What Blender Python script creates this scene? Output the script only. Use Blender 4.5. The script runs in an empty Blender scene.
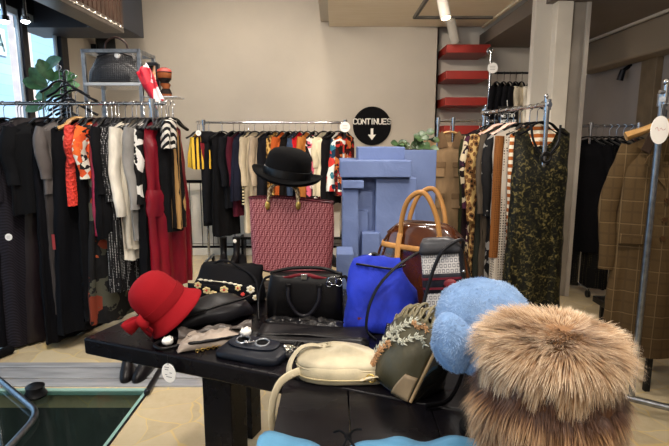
import bpy, math, random
from mathutils import Vector, Matrix, noise, Euler
C = bpy.context.scene.collection
PI = math.pi
V = Vector
# ------------------------------------------------------------------ camera model
FPX = 500.0
PITCH = math.atan((223 - 140) / FPX)
EYE = 1.42
def ray(px, py):
    x = (px - 334.5) / FPX; y = -(py - 223) / FPX
    c, s = math.cos(PITCH), math.sin(PITCH)
    return V((x, c + y * s, -s + y * c))
def A(px, py, Y):                      # point at depth Y (room metres)
    r = ray(px, py); t = Y / r.y
    return V((r.x * t, Y, EYE + r.z * t))
def T(px, py, z):                      # point on the horizontal plane z
    r = ray(px, py); t = (z - EYE) / r.z
    return V((r.x * t, r.y * t, z))
cam = bpy.data.cameras.new('camera'); co = bpy.data.objects.new('camera', cam); C.objects.link(co)
cam.sensor_width = 36; cam.lens = FPX / 669 * 36; cam.clip_start = 0.02
co.location = (0, 0, EYE); co.rotation_euler = (PI / 2 - PITCH, 0, 0)
bpy.context.scene.camera = co

# ------------------------------------------------------------------ mesh builder
def smooth_path(pts, n=6):
    pts = [V(p) for p in pts]
    if len(pts) < 3: return pts
    P = [pts[0] * 2 - pts[1]] + pts + [pts[-1] * 2 - pts[-2]]
    out = []
    for i in range(1, len(P) - 2):
        a, b, c, d = P[i - 1], P[i], P[i + 1], P[i + 2]
        for k in range(n):
            t = k / n
            out.append(0.5 * ((2 * b) + (c - a) * t + (2 * a - 5 * b + 4 * c - d) * t * t + (3 * b - a - 3 * c + d) * t ** 3))
    out.append(pts[-1])
    return out
class MB:
    def __init__(s): s.v = []; s.f = []; s.m = []; s.mi = 0
    def add(s, vs, fs):
        o = len(s.v); s.v += [V(p) for p in vs]
        for f in fs: s.f.append([i + o for i in f]); s.m.append(s.mi)
        return s
    def box(s, x0, x1, y0, y1, z0, z1):
        vs = [(x0,y0,z0),(x1,y0,z0),(x1,y1,z0),(x0,y1,z0),(x0,y0,z1),(x1,y0,z1),(x1,y1,z1),(x0,y1,z1)]
        return s.add(vs, [(0,3,2,1),(4,5,6,7),(0,1,5,4),(1,2,6,5),(2,3,7,6),(3,0,4,7)])
    def rings(s, rs, cap0=True, cap1=True, closed=True):
        n = len(rs[0]); o = len(s.v)
        for r in rs: s.v += [V(p) for p in r]
        for i in range(len(rs) - 1):
            for j in range(n if closed else n - 1):
                k = (j + 1) % n
                s.f.append([o+i*n+j, o+i*n+k, o+(i+1)*n+k, o+(i+1)*n+j]); s.m.append(s.mi)
        if cap0: s.f.append([o + j for j in range(n)][::-1]); s.m.append(s.mi)
        if cap1: s.f.append([o + (len(rs)-1)*n + j for j in range(n)]); s.m.append(s.mi)
        return s
    def tube(s, pts, r, seg=8, smooth=0, cap=True, flat=None, up=None):
        pts = smooth_path(pts, smooth) if smooth else [V(p) for p in pts]
        n = len(pts); rs = []; prev = None
        for i, p in enumerate(pts):
            t = (pts[min(i+1, n-1)] - pts[max(i-1, 0)]).normalized()
            if prev is None:
                a = V(up) if up else (V((0,0,1)) if abs(t.z) < .9 else V((1,0,0)))
            else: a = prev
            b = t.cross(a)
            if b.length < 1e-6: b = t.orthogonal()
            b.normalize(); a = b.cross(t).normalized(); prev = a
            rr = r(i/(n-1)) if callable(r) else r
            ra, rb = (rr, rr) if not flat else (rr*flat[0], rr*flat[1])
            rs.append([p + a*ra*math.cos(2*PI*j/seg) + b*rb*math.sin(2*PI*j/seg) for j in range(seg)])
        return s.rings(rs, cap, cap)
    def loop(s, pts, r, seg=8):                        # closed tube
        pts = [V(p) for p in pts]; n = len(pts); rs = []
        nrm = (pts[1]-pts[0]).cross(pts[n//3]-pts[0]).normalized()
        for i in range(n):
            t = (pts[(i+1)%n]-pts[i-1]).normalized(); b = t.cross(nrm).normalized()
            rs.append([pts[i] + nrm*r*math.cos(2*PI*j/seg) + b*r*math.sin(2*PI*j/seg) for j in range(seg)])
        rs.append(rs[0]); return s.rings(rs, False, False)
    def torus(s, c, R, r, ax=(0,0,1), n=24, seg=8):
        c = V(c); ax = V(ax).normalized(); u = ax.orthogonal().normalized(); w = ax.cross(u)
        return s.loop([c + u*R*math.cos(2*PI*i/n) + w*R*math.sin(2*PI*i/n) for i in range(n)], r, seg)
    def cyl(s, a, b, r0, r1=None, seg=16):
        a, b = V(a), V(b); r1 = r0 if r1 is None else r1
        t = (b-a).normalized(); u = t.orthogonal().normalized(); w = t.cross(u)
        return s.rings([[p + u*r*math.cos(2*PI*j/seg) + w*r*math.sin(2*PI*j/seg) for j in range(seg)] for p, r in ((a,r0),(b,r1))])
    def lathe(s, prof, seg=32, c=(0,0,0), sx=1, sy=1, cap0=False, cap1=False):
        c = V(c)
        return s.rings([[c + V((r*sx*math.cos(2*PI*j/seg), r*sy*math.sin(2*PI*j/seg), z)) for j in range(seg)] for r, z in prof], cap0, cap1)
    def ball(s, c, rx, ry=None, rz=None, seg=16, n=10):
        ry = ry or rx; rz = rz or rx
        c = V(c); rs = []
        for i in range(n+1):
            a = -PI/2 + PI*i/n; q = max(math.cos(a), .02)
            rs.append([c + V((rx*q*math.cos(2*PI*j/seg), ry*q*math.sin(2*PI*j/seg), rz*math.sin(a))) for j in range(seg)])
        return s.rings(rs)
    def loft(s, secs, seg=32, cap0=True, cap1=True):   # secs: (z, rx, ry, cx, cy, exponent)
        rs = []
        for z, rx, ry, cx, cy, e in secs:
            rr = []
            for j in range(seg):
                a = 2*PI*j/seg; ca, sa = math.cos(a), math.sin(a)
                rr.append(V((cx + rx*math.copysign(abs(ca)**(2/e), ca), cy + ry*math.copysign(abs(sa)**(2/e), sa), z)))
            rs.append(rr)
        return s.rings(rs, cap0, cap1)
    def prism(s, pts, d):                              # closed outline extruded by vector d
        n = len(pts); d = V(d); pts = [V(p) for p in pts]
        return s.add(pts + [p + d for p in pts], [list(range(n))[::-1], [n+i for i in range(n)]] + [[i,(i+1)%n,n+(i+1)%n,n+i] for i in range(n)])
    def sheet(s, grid, th=0.0):                        # grid of points; thickness along normal
        h, w = len(grid), len(grid[0]); g = [[V(p) for p in r] for r in grid]
        fs = [(i*w+j, i*w+j+1, (i+1)*w+j+1, (i+1)*w+j) for i in range(h-1) for j in range(w-1)]
        flat = [p for r in g for p in r]
        if not th: return s.add(flat, fs)
        nr = []
        for i in range(h):
            for j in range(w):
                a = g[min(i+1,h-1)][j]-g[max(i-1,0)][j]; b = g[i][min(j+1,w-1)]-g[i][max(j-1,0)]
                q = a.cross(b); nr.append(q.normalized() if q.length > 1e-9 else V((0,0,1)))
        N = h*w; vs = flat + [p + q*th for p, q in zip(flat, nr)]
        fs = fs + [tuple(N + k for k in f[::-1]) for f in fs]
        bd = [(0,j) for j in range(w)] + [(i,w-1) for i in range(1,h)] + [(h-1,j) for j in range(w-2,-1,-1)] + [(i,0) for i in range(h-2,0,-1)]
        bd = [i*w+j for i, j in bd]
        fs += [(bd[k], N+bd[k], N+bd[(k+1)%len(bd)], bd[(k+1)%len(bd)]) for k in range(len(bd))]
        return s.add(vs, fs)
    def xf(s, M): s.v = [M @ p for p in s.v]; return s
    def wrinkle(s, amp, sc, seed=0, zlock=None):
        o = V((seed*3.7, seed*1.3, seed*7.1)); out = []
        for p in s.v:
            q = p*sc + o
            d = noise.noise_vector(q)*amp + noise.noise_vector(q*2.3)*amp*.4
            out.append(p + d)
        s.v = out; return s
    def crumple(s, w, d, h, seed=1, amp=.012, sc=28, nx=40, ny=18, rag=.06):
        o = V((seed*3.1, seed*5.7, seed*1.9)); top = []
        for i in range(nx+1):
            row = []
            for j in range(ny+1):
                x = -1+2*i/nx; y = -1+2*j/ny; ex = (1-abs(x)**3.2)**.45*(1-abs(y)**3.2)**.45
                p = V((x*w/2*(1+rag*noise.noise(V((y*2,seed,0)))), y*d/2*(1+rag*2*noise.noise(V((x*3,seed,5)))), 0))
                r = 1-2*abs(noise.noise(V((p.x*sc*.7, p.y*sc, 0))+o)); q = noise.noise(V((p.x*sc*1.8, p.y*sc*2.2, 3))+o)
                row.append(V((p.x, p.y, max(.006, h*ex + ex*amp*(r*.8+q*.6)))))
            top.append(row)
        return s.sheet(top, -.004)
    def flat_bottom(s, z=0.0): s.v = [V((p.x, p.y, max(p.z, z))) for p in s.v]; return s

def obj(name, mb, mat, parent=None, loc=(0,0,0), rot=(0,0,0), smooth=True, bevel=0, sub=0, ang=50, scale=None):
    me = bpy.data.meshes.new(name); me.from_pydata([tuple(p) for p in mb.v], [], mb.f)
    for m in (mat if isinstance(mat, (list, tuple)) else [mat]): me.materials.append(m)
    if any(mb.m): me.polygons.foreach_set('material_index', mb.m)
    if smooth:
        me.polygons.foreach_set('use_smooth', [True]*len(me.polygons))
        if not sub: me.set_sharp_from_angle(angle=math.radians(ang))
    me.validate(); me.update()
    o = bpy.data.objects.new(name, me); C.objects.link(o)
    o.location = loc; o.rotation_euler = rot
    if scale: o.scale = scale
    if parent: o.parent = parent
    if bevel:
        b = o.modifiers.new('bevel', 'BEVEL'); b.width = bevel; b.segments = 3; b.limit_method = 'ANGLE'; b.angle_limit = math.radians(40)
        me.polygons.foreach_set('use_smooth', [True]*len(me.polygons)); me.set_sharp_from_angle(angle=math.radians(180))
        w = o.modifiers.new('wn', 'WEIGHTED_NORMAL'); w.keep_sharp = True
    if sub:
        q = o.modifiers.new('sub', 'SUBSURF'); q.levels = q.render_levels = sub
    return o
def tag(o, label, cat, group=None):
    o['label'] = label; o['category'] = cat
    if group: o['group'] = group
    return o
def thing(name, label, cat, loc=(0,0,0), rot=(0,0,0), group=None):
    o = bpy.data.objects.new(name, None); C.objects.link(o)
    o.location = loc; o.rotation_euler = rot; o.empty_display_size = .05
    return tag(o, label, cat, group)
def struct(name, mb, mat, **k):
    o = obj(name, mb, mat, **k); o['kind'] = 'structure'; return o
def kids(o): return [c for c in C.objects if c.parent == o]
def dup(root, loc, rot, label=None, group=None, children=None):
    r = root.copy(); C.objects.link(r); r.location = loc; r.rotation_euler = rot
    if label: r['label'] = label
    if group: r['group'] = group
    elif label and 'group' in r: del r['group']
    for ch in (children or kids(root)):
        c = ch.copy(); C.objects.link(c); c.parent = r
    return r

def rest(t, z):                                      # lower or lift a thing so that its lowest point lies at height z
    R = t.rotation_euler.to_matrix(); lo = min((t.location + R @ (Matrix.Translation(c.location) @ c.rotation_euler.to_matrix().to_4x4() @ v.co)).z for c in kids(t) for v in c.data.vertices)
    t.location.z += z - lo
# ------------------------------------------------------------------ materials
def srgb(c):
    if isinstance(c, str): c = tuple(int(c[i:i+2], 16)/255 for i in (0,2,4))
    return tuple((x/12.92 if x <= .04045 else ((x+.055)/1.055)**2.4) for x in c) + (1,)
class N:
    """small node-tree helper"""
    def __init__(s, name):
        s.m = bpy.data.materials.new(name); s.m.use_nodes = True; s.t = s.m.node_tree
        s.b = s.t.nodes['Principled BSDF']; s.out = s.t.nodes['Material Output']
        s._co = None
    def n(s, ty, ins=None, **kw):
        x = s.t.nodes.new(ty)
        for k, v in kw.items(): setattr(x, k, v)
        for k, v in (ins or {}).items():
            if hasattr(v, 'is_linked'): s.t.links.new(v, x.inputs[k])
            else: x.inputs[k].default_value = v
        return x
    def link(s, a, b): s.t.links.new(a, b)
    @property
    def co(s):
        if s._co is None: s._co = s.n('ShaderNodeTexCoord').outputs['Object']
        return s._co
    def map(s, scale=(1,1,1), rot=(0,0,0), loc=(0,0,0), vec=None):
        return s.n('ShaderNodeMapping', {'Vector': vec or s.co, 'Scale': scale, 'Rotation': rot, 'Location': loc}).outputs[0]
    def noise(s, scale, detail=3, vec=None, rough=.5, dist=0):
        return s.n('ShaderNodeTexNoise', {'Vector': vec or s.co, 'Scale': scale, 'Detail': detail, 'Roughness': rough, 'Distortion': dist}).outputs['Fac']
    def voro(s, scale, vec=None, feature='F1', out='Distance', rnd=1):
        return s.n('ShaderNodeTexVoronoi', {'Vector': vec or s.co, 'Scale': scale, 'Randomness': rnd}, feature=feature).outputs[out]
    def ramp(s, fac, stops, interp='LINEAR'):
        r = s.n('ShaderNodeValToRGB', {'Fac': fac}); e = r.color_ramp.elements; r.color_ramp.interpolation = interp
        while len(e) < len(stops): e.new(.5)
        for x, (p, c) in zip(e, stops): x.position = p; x.color = srgb(c)
        return r.outputs['Color']
    def mix(s, fac, a, b):
        x = s.n('ShaderNodeMix', data_type='RGBA')
        for i, v in ((0, fac), (6, a), (7, b)):
            if hasattr(v, 'is_linked'): s.link(v, x.inputs[i])
            else: x.inputs[i].default_value = srgb(v) if i else v
        return x.outputs[2]
    def math(s, op, a, b=0.0, c=None):
        x = s.n('ShaderNodeMath', operation=op)
        for i, v in enumerate((a, b) if c is None else (a, b, c)):
            if hasattr(v, 'is_linked'): s.link(v, x.inputs[i])
            else: x.inputs[i].default_value = v
        return x.outputs[0]
    def bump(s, h, strength=.3, dist=.01):
        s.link(s.n('ShaderNodeBump', {'Height': h, 'Strength': strength, 'Distance': dist}).outputs[0], s.b.inputs['Normal'])
    def set(s, **kw):
        for k, v in kw.items():
            i = s.b.inputs[k.replace('_', ' ')]
            if hasattr(v, 'is_linked'): s.link(v, i)
            else: i.default_value = srgb(v) if k == 'Base_Color' else v
        return s
def plain(name, col, rough=.5, metal=0, var=.12, vs=6, bump=0, bs=60, spec=.5, sheen=0, coat=0):
    n = N(name)
    if var:
        dk = tuple(x*(1-var) for x in (int(col[i:i+2],16)/255 for i in (0,2,4))); lt = tuple(min(1,x*(1+var)) for x in (int(col[i:i+2],16)/255 for i in (0,2,4)))
        n.set(Base_Color=n.ramp(n.noise(vs, 4), [(.3, dk), (.7, lt)]))
    else: n.set(Base_Color=col)
    n.set(Roughness=rough, Metallic=metal, Specular_IOR_Level=spec)
    if sheen: n.set(Sheen_Weight=sheen, Sheen_Roughness=.4)
    if coat: n.set(Coat_Weight=coat, Coat_Roughness=.08)
    if bump: n.bump(n.noise(bs, 3), bump, .01)
    return n.m
_fc = {}
def fabric(col, kind='plain'):
    """woven / knitted / satin / leather cloth in one colour"""
    k = (col, kind)
    if k in _fc: return _fc[k]
    n = N(kind + '_cloth_' + col)
    base = tuple(int(col[i:i+2],16)/255 for i in (0,2,4))
    dk = tuple(x*.8 for x in base); lt = tuple(min(1, x*1.15) for x in base)
    n.set(Base_Color=n.ramp(n.noise(9, 5, n.map((1,1,.35))), [(.3, dk), (.7, lt)]))
    if kind == 'satin': n.set(Roughness=.36, Specular_IOR_Level=.4); n.bump(n.noise(14, 3, n.map((1,1,.25))), .5, .02)
    elif kind == 'leather': n.set(Roughness=.38, Specular_IOR_Level=.2); n.bump(n.noise(130, 3), .12, .004)
    elif kind == 'knit':
        n.set(Roughness=.9, Specular_IOR_Level=.15); n.bump(n.n('ShaderNodeTexWave', {'Vector': n.co, 'Scale': 60., 'Distortion': 2.}, bands_direction='Z').outputs['Fac'], .35, .006)
    elif kind == 'lace':
        n.set(Roughness=.7); n.bump(n.voro(55), .8, .012)
    elif kind == 'velvet': n.set(Roughness=.8, Specular_IOR_Level=.15, Sheen_Weight=.15, Sheen_Roughness=.3, Sheen_Tint=srgb(lt)); n.bump(n.noise(20, 4), .25, .01)
    else: n.set(Roughness=.85, Specular_IOR_Level=.12); n.bump(n.noise(11, 4, n.map((1,1,.22))), .6, .03)
    _fc[k] = n.m; return n.m
def pattern(name, kind, cols, scale=20., rough=.8):
    n = N(name)
    if kind == 'leopard':
        v = n.voro(scale, n.map((1,1,.8))); r = n.ramp(v, [(0,cols[1]),(.22,cols[1]),(.3,cols[2]),(.5,cols[2]),(.6,cols[0])], 'CONSTANT'); n.set(Base_Color=r)
    elif kind == 'floral':
        c = n.voro(scale, out='Color'); sep = n.n('ShaderNodeSeparateColor', {'Color': c}).outputs[0]
        st = [(i/len(cols), k) for i, k in enumerate(cols)]
        w = n.ramp(n.math('ADD', n.math('MULTIPLY', sep, .7), n.math('MULTIPLY', n.noise(scale*1.3, 4), .3)), st, 'CONSTANT'); n.set(Base_Color=w)
    elif kind == 'camo':
        f = n.noise(scale, 5, dist=1.2); n.set(Base_Color=n.ramp(f, [(.0,cols[0]),(.44,cols[0]),(.5,cols[1]),(.56,cols[2]),(.66,cols[3])]))
    elif kind == 'dots':
        v = n.voro(scale, rnd=.15); n.set(Base_Color=n.ramp(v, [(0,cols[1]),(.26,cols[1]),(.32,cols[0])]))
    elif kind == 'stripe':
        w = n.n('ShaderNodeTexWave', {'Vector': n.co, 'Scale': scale, 'Distortion': .6}, bands_direction=cols[2]).outputs['Fac']
        n.set(Base_Color=n.ramp(w, [(0,cols[0]),(.5,cols[1])], 'CONSTANT'))
    elif kind == 'plaid':
        def lines(ax, sc, wdt):
            x = n.n('ShaderNodeSeparateXYZ', {'Vector': n.co}).outputs[ax]
            f = n.math('FRACT', n.math('MULTIPLY', x, sc)); return n.math('LESS_THAN', f, wdt)
        l = n.math('MAXIMUM', lines('X', scale, .05), lines('Z', scale*.8, .045))
        l2 = n.math('MULTIPLY', n.math('MAXIMUM', lines('X', scale*2.0, .2), lines('Z', scale*1.6, .2)), .35)
        base = n.mix(n.noise(260, 2), cols[0], cols[1]); n.set(Base_Color=n.mix(n.math('MULTIPLY', l, .30), n.mix(l2, base, cols[3]), cols[2]))
    n.set(Roughness=rough, Specular_IOR_Level=.2); n.bump(n.noise(12, 4, n.map((1,1,.25))), .3, .015)
    return n.m

M = {}
M['chrome'] = plain('chrome', 'b9bcc2', .18, 1, .05)
M['steel'] = plain('brushed_steel', '8f949b', .32, 1, .12, 30)
M['darksteel'] = plain('dark_metal', '2a2b30', .35, .8, .1)
M['gold'] = plain('pale_gold', 'd8b868', .28, 1, .1)
M['black'] = plain('black_plastic', '0c0c0e', .4, 0, .1, spec=.3)
M['blackmat'] = plain('black_felt', '0a0a0c', .95, 0, .2, 30, .2, 90, spec=.15)
M['tag'] = plain('white_card', 'f1efec', .6, 0, .02)
M['ink'] = plain('grey_ink', '7d7c86', .7, 0, 0)
M['white'] = plain('white_paint', 'e8e4dc', .5, 0, .03)
M['wood'] = None
n = N('tan_wood'); w = n.noise(9, 6, n.map((1,6,1)), dist=.8); n.set(Base_Color=n.ramp(w, [(.3,'96703f'),(.7,'b8925f')]), Roughness=.4); M['wood'] = n.m
# black stained table timber, faint grain
n = N('black_stained_timber'); w = n.noise(14, 6, n.map((1,14,1)))
n.set(Base_Color=n.ramp(w, [(.3,'08070a'),(.75,'151317')]), Roughness=n.ramp(n.noise(5, 5), [(.3,(.48,)*3),(.75,(.64,)*3)]), Specular_IOR_Level=.12); n.bump(w, .08, .003); M['table'] = n.m
# walls
def wallmat(name, c0, c1, sc=1.2, rough=.9):
    n = N(name); f = n.noise(sc, 5, rough=.6); n.set(Base_Color=n.ramp(f, [(.3,c0),(.7,c1)]), Roughness=rough); n.bump(n.noise(90, 4), .05, .004); return n.m
M['wall'] = wallmat('warm_grey_plaster', 'aca499', 'b6aea2')
M['wall2'] = wallmat('pale_plaster', 'c4bdb2', 'cdc6bb')
M['grey'] = wallmat('grey_plaster', '8f8885', '999290')
M['soffit'] = None
n = N('pale_timber_board'); w = n.noise(3, 6, n.map((1,8,8)), dist=.5); n.set(Base_Color=n.ramp(w, [(.3,'e2d3b8'),(.7,'ebdec8')]), Roughness=.6); M['soffit'] = n.m
# crazy-paved stone floor with pale yellow veins
n = N('crazy_paved_marble'); d = n.noise(2.2, 4); vec = n.n('ShaderNodeVectorMath', {0: n.co, 1: n.n('ShaderNodeVectorMath', {0: n.n('ShaderNodeTexNoise', {'Vector': n.co, 'Scale': 3.0}).outputs['Color'], 1: (.22,.22,0)}, operation='MULTIPLY').outputs[0]}, operation='ADD').outputs[0]
e = n.voro(4.6, vec, 'DISTANCE_TO_EDGE'); c = n.voro(4.6, vec, 'F1', 'Color'); sp = n.n('ShaderNodeSeparateColor', {'Color': c}).outputs[0]
stone = n.mix(n.math('MULTIPLY', n.noise(18, 8, rough=.7), .9), n.ramp(sp, [(.1,'ad9a78'),(.5,'b9a683'),(.9,'c6b592')]), 'd3c4a4')
n.set(Base_Color=n.mix(n.ramp(e, [(.005,(.9,.9,.9)),(.019,(0,0,0))]), stone, 'dcc284'), Roughness=n.ramp(n.noise(12, 4), [(.3,(.28,)*3),(.7,(.42,)*3)])); M['floor'] = n.m
def glass(name, tint, fac=.04, rough=.02):
    n = N(name); t = n.n('ShaderNodeBsdfTransparent', {'Color': srgb(tint)}); g = n.n('ShaderNodeBsdfGlossy', {'Color': (1,1,1,1), 'Roughness': rough})
    lw = n.math('ADD', fac, n.math('MULTIPLY', n.math('POWER', n.n('ShaderNodeLayerWeight', {'Blend': .5}).outputs['Facing'], 4.0), .85))
    mx = n.n('ShaderNodeMixShader', {0: lw, 1: t.outputs[0], 2: g.outputs[0]}); n.link(mx.outputs[0], n.out.inputs['Surface']); return n.m
M['glass'] = glass('window_glass', 'eef6f8')
M['floorglass'] = glass('floor_glass', 'cfdedb')
n = N('glass_edge'); n.set(Base_Color='8fb3aa', Roughness=.2); M['glassedge'] = n.m

# ------------------------------------------------------------------ lettering
FONT = {  # 5x7 stroke outlines as polylines in a 4 x 6 box
 'C': [[(4,5),(3,6),(1,6),(0,5),(0,1),(1,0),(3,0),(4,1)]], 'O': [[(1,6),(3,6),(4,5),(4,1),(3,0),(1,0),(0,1),(0,5),(1,6)]],
 'N': [[(0,0),(0,6),(4,0),(4,6)]], 'T': [[(0,6),(4,6)],[(2,6),(2,0)]], 'I': [[(1,0),(1,6)]], 'U': [[(0,6),(0,1),(1,0),(3,0),(4,1),(4,6)]],
 'E': [[(4,6),(0,6),(0,0),(4,0)],[(0,3),(3.2,3)]], 'S': [[(4,5),(3,6),(1,6),(0,5),(0,4),(1,3.2),(3,2.8),(4,2),(4,1),(3,0),(1,0),(0,1)]],
 'M': [[(0,0),(0,6),(2,2.5),(4,6),(4,0)]], 'R': [[(0,0),(0,6),(3,6),(4,5),(4,4),(3,3),(0,3)],[(2,3),(4,0)]], 'A': [[(0,0),(2,6),(4,0)],[(.8,2.2),(3.2,2.2)]]}
def write(mb, text, c, h, d=(1,0,0), u=(0,0,1), th=.16, gap=1.5, out=(0,-1,0), depth=.003):
    d, u, out, c = V(d), V(u), V(out), V(c); q = h/6
    wid = sum((2 if ch == 'I' else 4) for ch in text)*q + gap*q*(len(text)-1); x = -wid/2
    for ch in text:
        for pl in FONT[ch]:
            for (x0, y0), (x1, y1) in zip(pl, pl[1:]):
                a = c + d*(x+x0*q) + u*(y0-3)*q; b = c + d*(x+x1*q) + u*(y1-3)*q
                t = (b-a).normalized(); s = t.cross(out).normalized()*h*th/2; a = a - t*h*th*.4; b = b + t*h*th*.4
                mb.prism([a+s, b+s, b-s, a-s], out*depth)
        x += (2 if ch == 'I' else 4)*q + gap*q
    return mb
# ================================================================== ROOM
def Wpart(name, mb, mat, t, **k):      # part given in room coordinates under thing t
    o = obj(name, mb, mat, **k); o.parent = t
    o.matrix_parent_inverse = (Matrix.Translation(t.location) @ t.rotation_euler.to_matrix().to_4x4()).inverted()
    return o
BW = 6.3
CX = -2.79                                         # window wall plane
# floor with the opening of the glazed pit
OX0, OX1, OY0, OY1 = -2.75, -1.07, .7, 2.70
m = MB(); Z = -.12
m.box(OX1, 5, -1.5, 7, Z, 0); m.box(-3.4, OX0, -1.5, 7, Z, 0); m.box(OX0, OX1, OY1, 7, Z, 0); m.box(OX0, OX1, -1.5, OY0, Z, 0)
struct('floor', m, M['floor'], smooth=False)
m = MB(); m.box(OX0, OX1, OY0, OY1, -1.62, -1.6); m.box(OX0-.05, OX0, OY0, OY1, -1.6, -.12); m.box(OX1, OX1+.05, OY0, OY1, -1.6, -.12)
m.box(OX0, OX1, OY1, OY1+.05, -1.6, -.12); m.box(OX0, OX1, OY0-.05, OY0, -1.6, -.12)
struct('floor_pit', m, plain('dark_render', '474d4a', .8), smooth=False)
m = MB(); m.sheet([[(x, y, -.004) for y in (OY0, OY1-.025)] for x in (OX0, OX1-.02)]); g = struct('floor_glass', m, M['floorglass'], smooth=False)
m = MB(); m.box(OX1-.02, OX1, OY0, OY1, -.03, .003); m.box(OX0, OX1-.02, OY1-.025, OY1, -.03, .003)
struct('trim_glass_edge', m, M['glassedge'], smooth=False, bevel=.003)
m = MB(); m.box(OX1, OX1+.012, OY0, OY1+.012, -.03, .004); struct('trim_glass_frame', m, M['darksteel'], smooth=False)
m = MB(); m.box(-3.0, -.62, 2.715, 2.80, -.01, .010); m.box(-3.0, -.62, 2.81, 2.93, -.01, .016); m.box(-3.0, -.62, 2.94, 3.0, -.01, .022)
n = N('worn_zinc'); n.set(Base_Color=n.ramp(n.noise(7, 6, n.map((.4,3,1))), [(.3,'999ca2'),(.7,'c6c8cc')]), Metallic=.35, Roughness=n.ramp(n.noise(4,5), [(.3,(.25,)*3),(.7,(.5,)*3)])); M['zinc'] = n.m
struct('trim_threshold', m, M['zinc'], smooth=False, bevel=.004)
NX = A(437, 100, BW).x
m = MB(); m.box(CX-.02, NX, BW, BW+.5, 0, 3.5); struct('wall_back', m, M['wall'], smooth=False)
m = MB(); m.box(NX, 3.4, BW+.28, BW+.6, 0, 3.5); m.box(NX-.02, NX, BW, BW+.3, 0, 3.5); struct('wall_niche', m, M['wall2'], smooth=False)
m = MB(); m.box(CX-.02, CX, 5.36, BW+.1, 0, 3.5); struct('wall_left', m, M['wall2'], smooth=False)
m = MB(); m.box(-2.79, 3.4, -1.6, -1.5, 0, 3.4); struct('wall_front', m, wallmat('shop_rear_wall', '8c8378', '978d82'), smooth=False)
m = MB(); m.box(3.2, 3.4, -1.5, 7, 0, 2.24); struct('wall_right', m, M['grey'], smooth=False)
m = MB(); m.box(-3.1, 4, -1.5, 7, 3.3, 3.45); struct('ceiling', m, wallmat('ceiling_paint', 'cfc8bd', 'd6cfc5'), smooth=False)
SZ = 2.76; SX = A(329, 26, BW).x
n = N('rendered_soffit')
# timber-lined soffit with recessed lighting tracks (L-shaped)
m = MB(); m.box(SX, 1.76, 2.2, BW, SZ, 3.3); m.box(1.76, 1.80, 2.2, BW, SZ-.02, 3.3); struct('ceiling_soffit', m, M['soffit'], smooth=False, bevel=.004)
m = MB(); m.box(SX-.10, SX, 2.2, BW, SZ+.06, 3.3); struct('trim_soffit', m, M['wall2'], smooth=False)
t1 = T(417, 16, SZ); t0 = T(437, -6, SZ)
m = MB(); m.box(t1.x-.04, t1.x, 3.2, t1.y, SZ-.022, SZ+.01); m.box(t1.x-.04, 1.74, t1.y, t1.y+.045, SZ-.022, SZ+.01); struct('trim_track', m, plain('grey_track', '77746f', .4, .5), smooth=False, bevel=.003)
m = MB(); m.box(t1.x-.03, t1.x-.01, 3.2, t1.y, SZ-.026, SZ-.02); m.box(t1.x-.03, 1.74, t1.y+.014, t1.y+.03, SZ-.026, SZ-.02); struct('trim_track_slot', m, M['black'], smooth=False)
# dim room to the right: lower ceiling, bulkhead, door frame
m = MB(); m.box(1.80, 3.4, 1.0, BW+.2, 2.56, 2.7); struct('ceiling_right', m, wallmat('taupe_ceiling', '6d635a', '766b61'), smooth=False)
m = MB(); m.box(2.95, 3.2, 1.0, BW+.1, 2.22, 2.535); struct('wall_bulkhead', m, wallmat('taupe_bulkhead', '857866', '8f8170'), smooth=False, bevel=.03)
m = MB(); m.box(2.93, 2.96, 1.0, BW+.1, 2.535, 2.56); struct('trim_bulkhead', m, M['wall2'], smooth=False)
m = MB(); y0 = 5.05; m.box(3.13, 3.2, y0, y0+.14, 0, 2.22); m.box(3.16, 3.2, y0+.14, y0+.3, 0, 2.22); struct('door_1', m, plain('brown_door_frame', '6f604c', .5), smooth=False, bevel=.006)
m = MB(); m.box(3.185, 3.205, y0+.3, BW, 0, 2.2); struct('wall_panel', m, M['grey'], smooth=False)
m = MB(); m.cyl((3.12, 5.6, 2.16), (3.2, 5.6, 2.22), .02); m.cyl((3.10, 5.62, 2.06), (3.12, 5.6, 2.17), .035, .03)
tag(obj('security_camera', m, M['darksteel']), 'small dark fitting high on the grey wall under the bulkhead', 'camera')
# column with jamb strips
def col(name, a, b, y0, y1, mat):
    m = MB(); m.box(A(a, 20, y0).x, A(b, 20, y0).x, y0, y1, 0, 2.9); struct(name, m, mat, smooth=False, bevel=.006)
col('wall_column', 535, 562, 4.50, 4.58, M['wall2'])
col('trim_jamb', 557, 573, 4.40, 4.6, plain('cream_jamb', 'd9d0c1', .45, var=.03))
col('trim_jamb_inner', 572, 588, 4.44, 4.62, plain('grey_jamb', '8d857b', .5, var=.05))
col('trim_jamb_bead', 586.5, 591, 4.42, 4.62, plain('bead_paint', 'a9a197', .4, var=.03))
m = MB(); m.box(-3.0, NX, BW-.018, BW, 0, .10); struct('baseboard_back', m, M['white'], smooth=False, bevel=.004)
# panelled lower wall behind the railing
m = MB()
for i in range(9): m.box(CX+.05+i*.42, CX+.05+i*.42+.40, BW-.012, BW-.001, .11, .88)
struct('trim_panels', m, plain('white_panel', 'f0ece4', .5, 0, .02), smooth=False, bevel=.004)

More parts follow.
